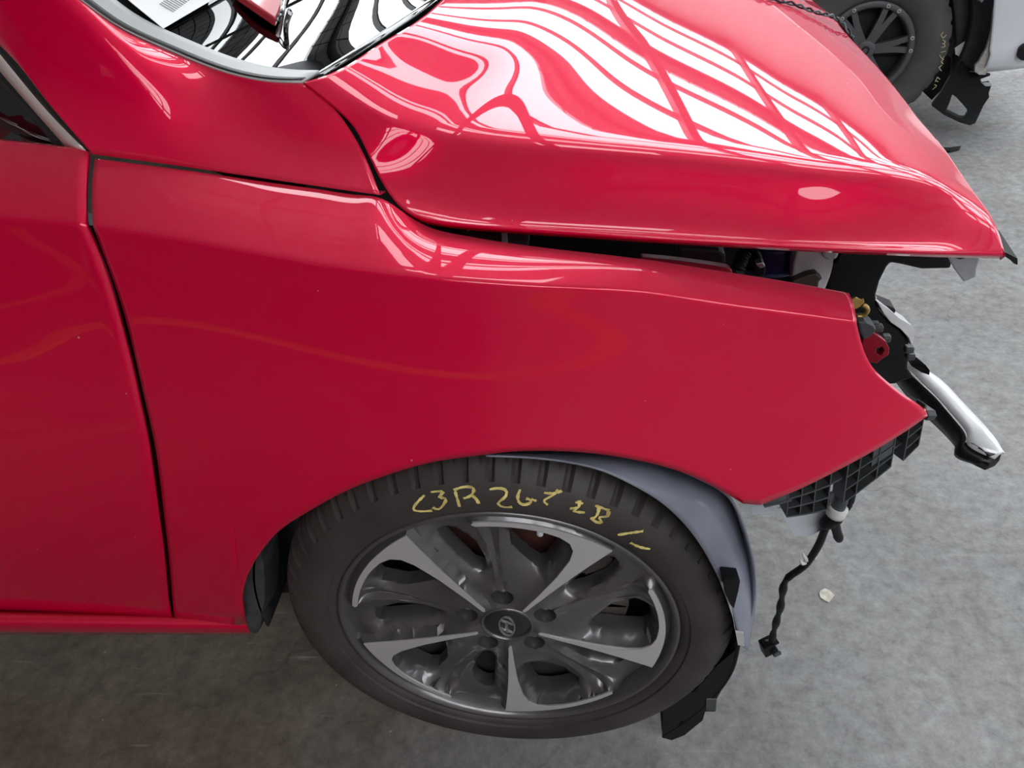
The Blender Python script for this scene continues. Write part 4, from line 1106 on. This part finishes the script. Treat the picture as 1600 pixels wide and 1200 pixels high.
# body: side panels around the arch, cab, bonnet
def prof_side(ptsxz, y0, dy, m, name, bev=.02): return pp(prism(name, [(x, y0, z) for x, z in ptsxz], (0, dy, 0), m, bevel=bev))
arc = [(PW[0] + .385 * math.cos(a), .34 + .385 * math.sin(a)) for a in np.linspace(math.pi * 1.02, math.pi * .08, 16)]
prof_side([(-3.6, .55), (.2, .45)] + arc[::1] + [(1.56, .58), (1.60, .80), (1.85, .95), (1.72, 1.08), (.55, 1.16), (-3.6, 1.15)], 2.50, 1.75, WHITEC, 'body')
prof_side([(.55, 1.18), (.05, 1.72), (-1.4, 1.76), (-1.9, 1.18)], 2.60, 1.55, WHITEC, 'cab', .04)
prof_side([(.40, 1.22), (.02, 1.64), (-.6, 1.66), (-.6, 1.22)], 2.592, .02, GLASSD, 'side_window', .01)
prof_side([(-.68, 1.22), (-.68, 1.66), (-1.35, 1.67), (-1.7, 1.22)], 2.592, .02, GLASSD, 'side_window', .01)
# wheel-well liner
P = []
for a in np.linspace(200, -40, 40):
    P.append([(PW[0] + .37 * math.cos(math.radians(a)), y, .34 + .37 * math.sin(math.radians(a))) for y in (2.54, 2.64, 2.84)])
pp(grid('wheel_well', A(P), DARK, solid=.004)); pp(box('well_back', (1.14, 2.86, .6), (1.0, .02, .7), DARK))
lp = [(1478, -40), (1490, 10), (1494, 60), (1490, 95), (1500, 100), (1512, 108), (1522, 112), (1532, 105), (1540, 85), (1550, 55), (1556, 0), (1556, -40)]
pp(prism('arch_liner', [aty(*p, 2.58) for p in lp], (0, .15, 0), mat('pickup_liner', (.022, .023, .026), .65, noise=.5, nscale=20), bevel=.01))
# white bumper corner
A0 = [aty(*p, 2.48) for p in [(1556, -60), (1553, 0), (1550, 40), (1546, 75), (1540, 105), (1538, 117), (1588, 118)]]
zb = A0[5][2]; zs = [(zb, .0, .06), (zb + .007, .0, .02), (zb + .035, .0, .0), (zb + .075, 0, -.008), (zb + .09, 0, .0), (.40, 0, 0), (.50, 0, 0), (.62, 0, .01), (.72, 0, .02)]
edgex = lambda z: float(np.interp(z, [p[2] for p in A0[:6]][::-1], [p[0] for p in A0[:6]][::-1]))
P = []
for t in np.linspace(0, 1, 30):
    row = []
    for z, dx, dy in zs:
        x0 = edgex(z)
        if t < .55: x, y = x0 + t / .55 * .14, 2.48 + .01 * (t / .55) ** 2
        else:
            a = (t - .55) / .45 * math.pi / 2; x, y = x0 + .14 + .14 * math.sin(a), 2.49 + .16 * (1 - math.cos(a)) + (a / (math.pi / 2)) ** 3 * .8
        row.append((x - dy * .5, y + dy, z))
    P.append(row)
pb = pp(grid('front_bumper', A(P), WHITEC, solid=.004, off=1)); 
te = [(1556, 0), (1552, 20), (1549, 48), (1546, 60), (1540, 78), (1534, 88), (1530, 96), (1524, 102), (1523, 112), (1530, 117), (1540, 117), (1544, 100), (1549, 75), (1554, 40), (1558, 0)]
pp(prism('torn_bumper_edge', [aty(*p, 2.484) for p in te], (0, .012, 0), TORN, bevel=.001))
pc_ = aty(1602, 80, 2.475)
bm = bmesh.new(); bmesh.ops.create_cone(bm, cap_ends=True, segments=24, radius1=.028, radius2=.03, depth=.03, matrix=Matrix.Translation(tuple(pc_)) @ Matrix.Rotation(math.pi / 2, 4, 'X'))
pp(bm_obj('fog_lamp', bm, BLACK, bevel=.003))
# black panel hanging off below, with its window
hp_o = [(1488, 82), (1500, 92), (1512, 108), (1530, 116), (1548, 118), (1532, 124), (1534, 132), (1545, 130), (1549, 134), (1545, 146), (1546, 152), (1537, 165), (1531, 178), (1524, 193), (1515, 196), (1500, 192), (1475, 180), (1455, 165), (1470, 145), (1484, 120)]
hp_h = [(1488, 148), (1494, 152), (1510, 170), (1512, 176), (1506, 185), (1498, 184), (1478, 174), (1484, 160)]
pp(prism('hanging_panel', [aty(*p, 2.60 - (p[1] - 82) * .0019) for p in hp_o], (.01, .03, .0), BLACK, bevel=.002, holes=[[aty(*p, 2.60 - (p[1] - 82) * .0019) for p in hp_h]]))
pp(prism('hanging_panel_tab', [aty(*p, 2.50) for p in [(1534, 130), (1548, 129), (1547, 140), (1541, 148), (1537, 141), (1540, 135)]], (0, .01, 0), CLEARP, bevel=.001))
pp(prism('torn_white_flap', [aty(*p, 2.56) for p in [(1492, 75), (1509, 64), (1503, 91), (1493, 85)]], (0, .004, 0), mat('flap_white', (.5, .49, .46), .6)))

# ------------------------------------------------------------------ unseen rack with cartons, added behind the camera only for its reflections
rack = tag(empty('storage_rack', (-1.5, -4.6, 0)), 'added orange and blue pallet rack behind the camera, only for reflections', 'rack')
def rp(o): o.parent = rack; o.matrix_parent_inverse = Matrix.Translation((1.5, 4.6, 0)); return o
for z in (1.35, 2.3):
    for y in (-4.2, -5.1): rp(box('beam', (-1.0, y, z), (7.0, .05, .12), ORANGE, None, .006))
    rp(box('shelf', (-1.0, -4.65, z + .07), (7.0, .9, .02), WALLM))
for x in (-4.5, -1.0, 2.5):
    for y in (-4.2, -5.1): rp(box('upright', (x, y, 1.6), (.09, .08, 3.2), RACKB, None, .006))
for k, (x, z, s, c) in enumerate([(-3.6, 1.43, .6, CARD), (-2.4, 1.43, .5, WHITEP), (-.1, 1.43, .7, WHITEP), (1.3, 1.43, .5, CARD), (-2.9, 2.38, .6, WHITEP), (.6, 2.38, .6, CARD)]):
    o = box('carton', (x, -4.62, z + s / 2 + .005), (s * 1.2, .6, s), c, None, .01)
    tag(o, '%s carton on the %s rack shelf, %s' % ('white' if c is WHITEP else 'brown', 'lower' if z < 2 else 'upper', ['far left', 'next to the far left one', 'right of the middle upright', 'far right', 'left half', 'right half'][k]), 'box', 'cartons on the rack')

# dark fragment on the floor in front of the bonnet
fc = atz(1484, 236, 0.0)
o = prism('fragment', [(fc[0] + dx, fc[1] + dy, .001) for dx, dy in ((-.03, -.012), (-.008, -.02), (.03, -.004), (.045, .02), (.006, .012), (-.02, .018))], (0, .002, .008), BLACK, bevel=.001)
tag(o, 'small black plastic fragment on the floor beyond the bonnet edge', 'debris')

# small chips on the floor
for k, (px, py, s) in enumerate([(1290, 931, .016), (1213, 1018, .007), (1355, 485, .010)]):
    c = atz(px, py, 0.0); m_ = 9
    V = [(c[0] + s * random.uniform(.6, 1) * math.cos(a), c[1] + s * random.uniform(.6, 1) * math.sin(a), .0005) for a in np.linspace(0, 2 * math.pi, m_, endpoint=False)]
    if k == 0:
        o = prism('floor_chip', V, (0, 0, .002), mat('chip_white', (.62, .58, .50), .8, noise=.3, nscale=80))
        tag(o, 'pale chip of filler in the floor right of the hanging connector', 'debris')
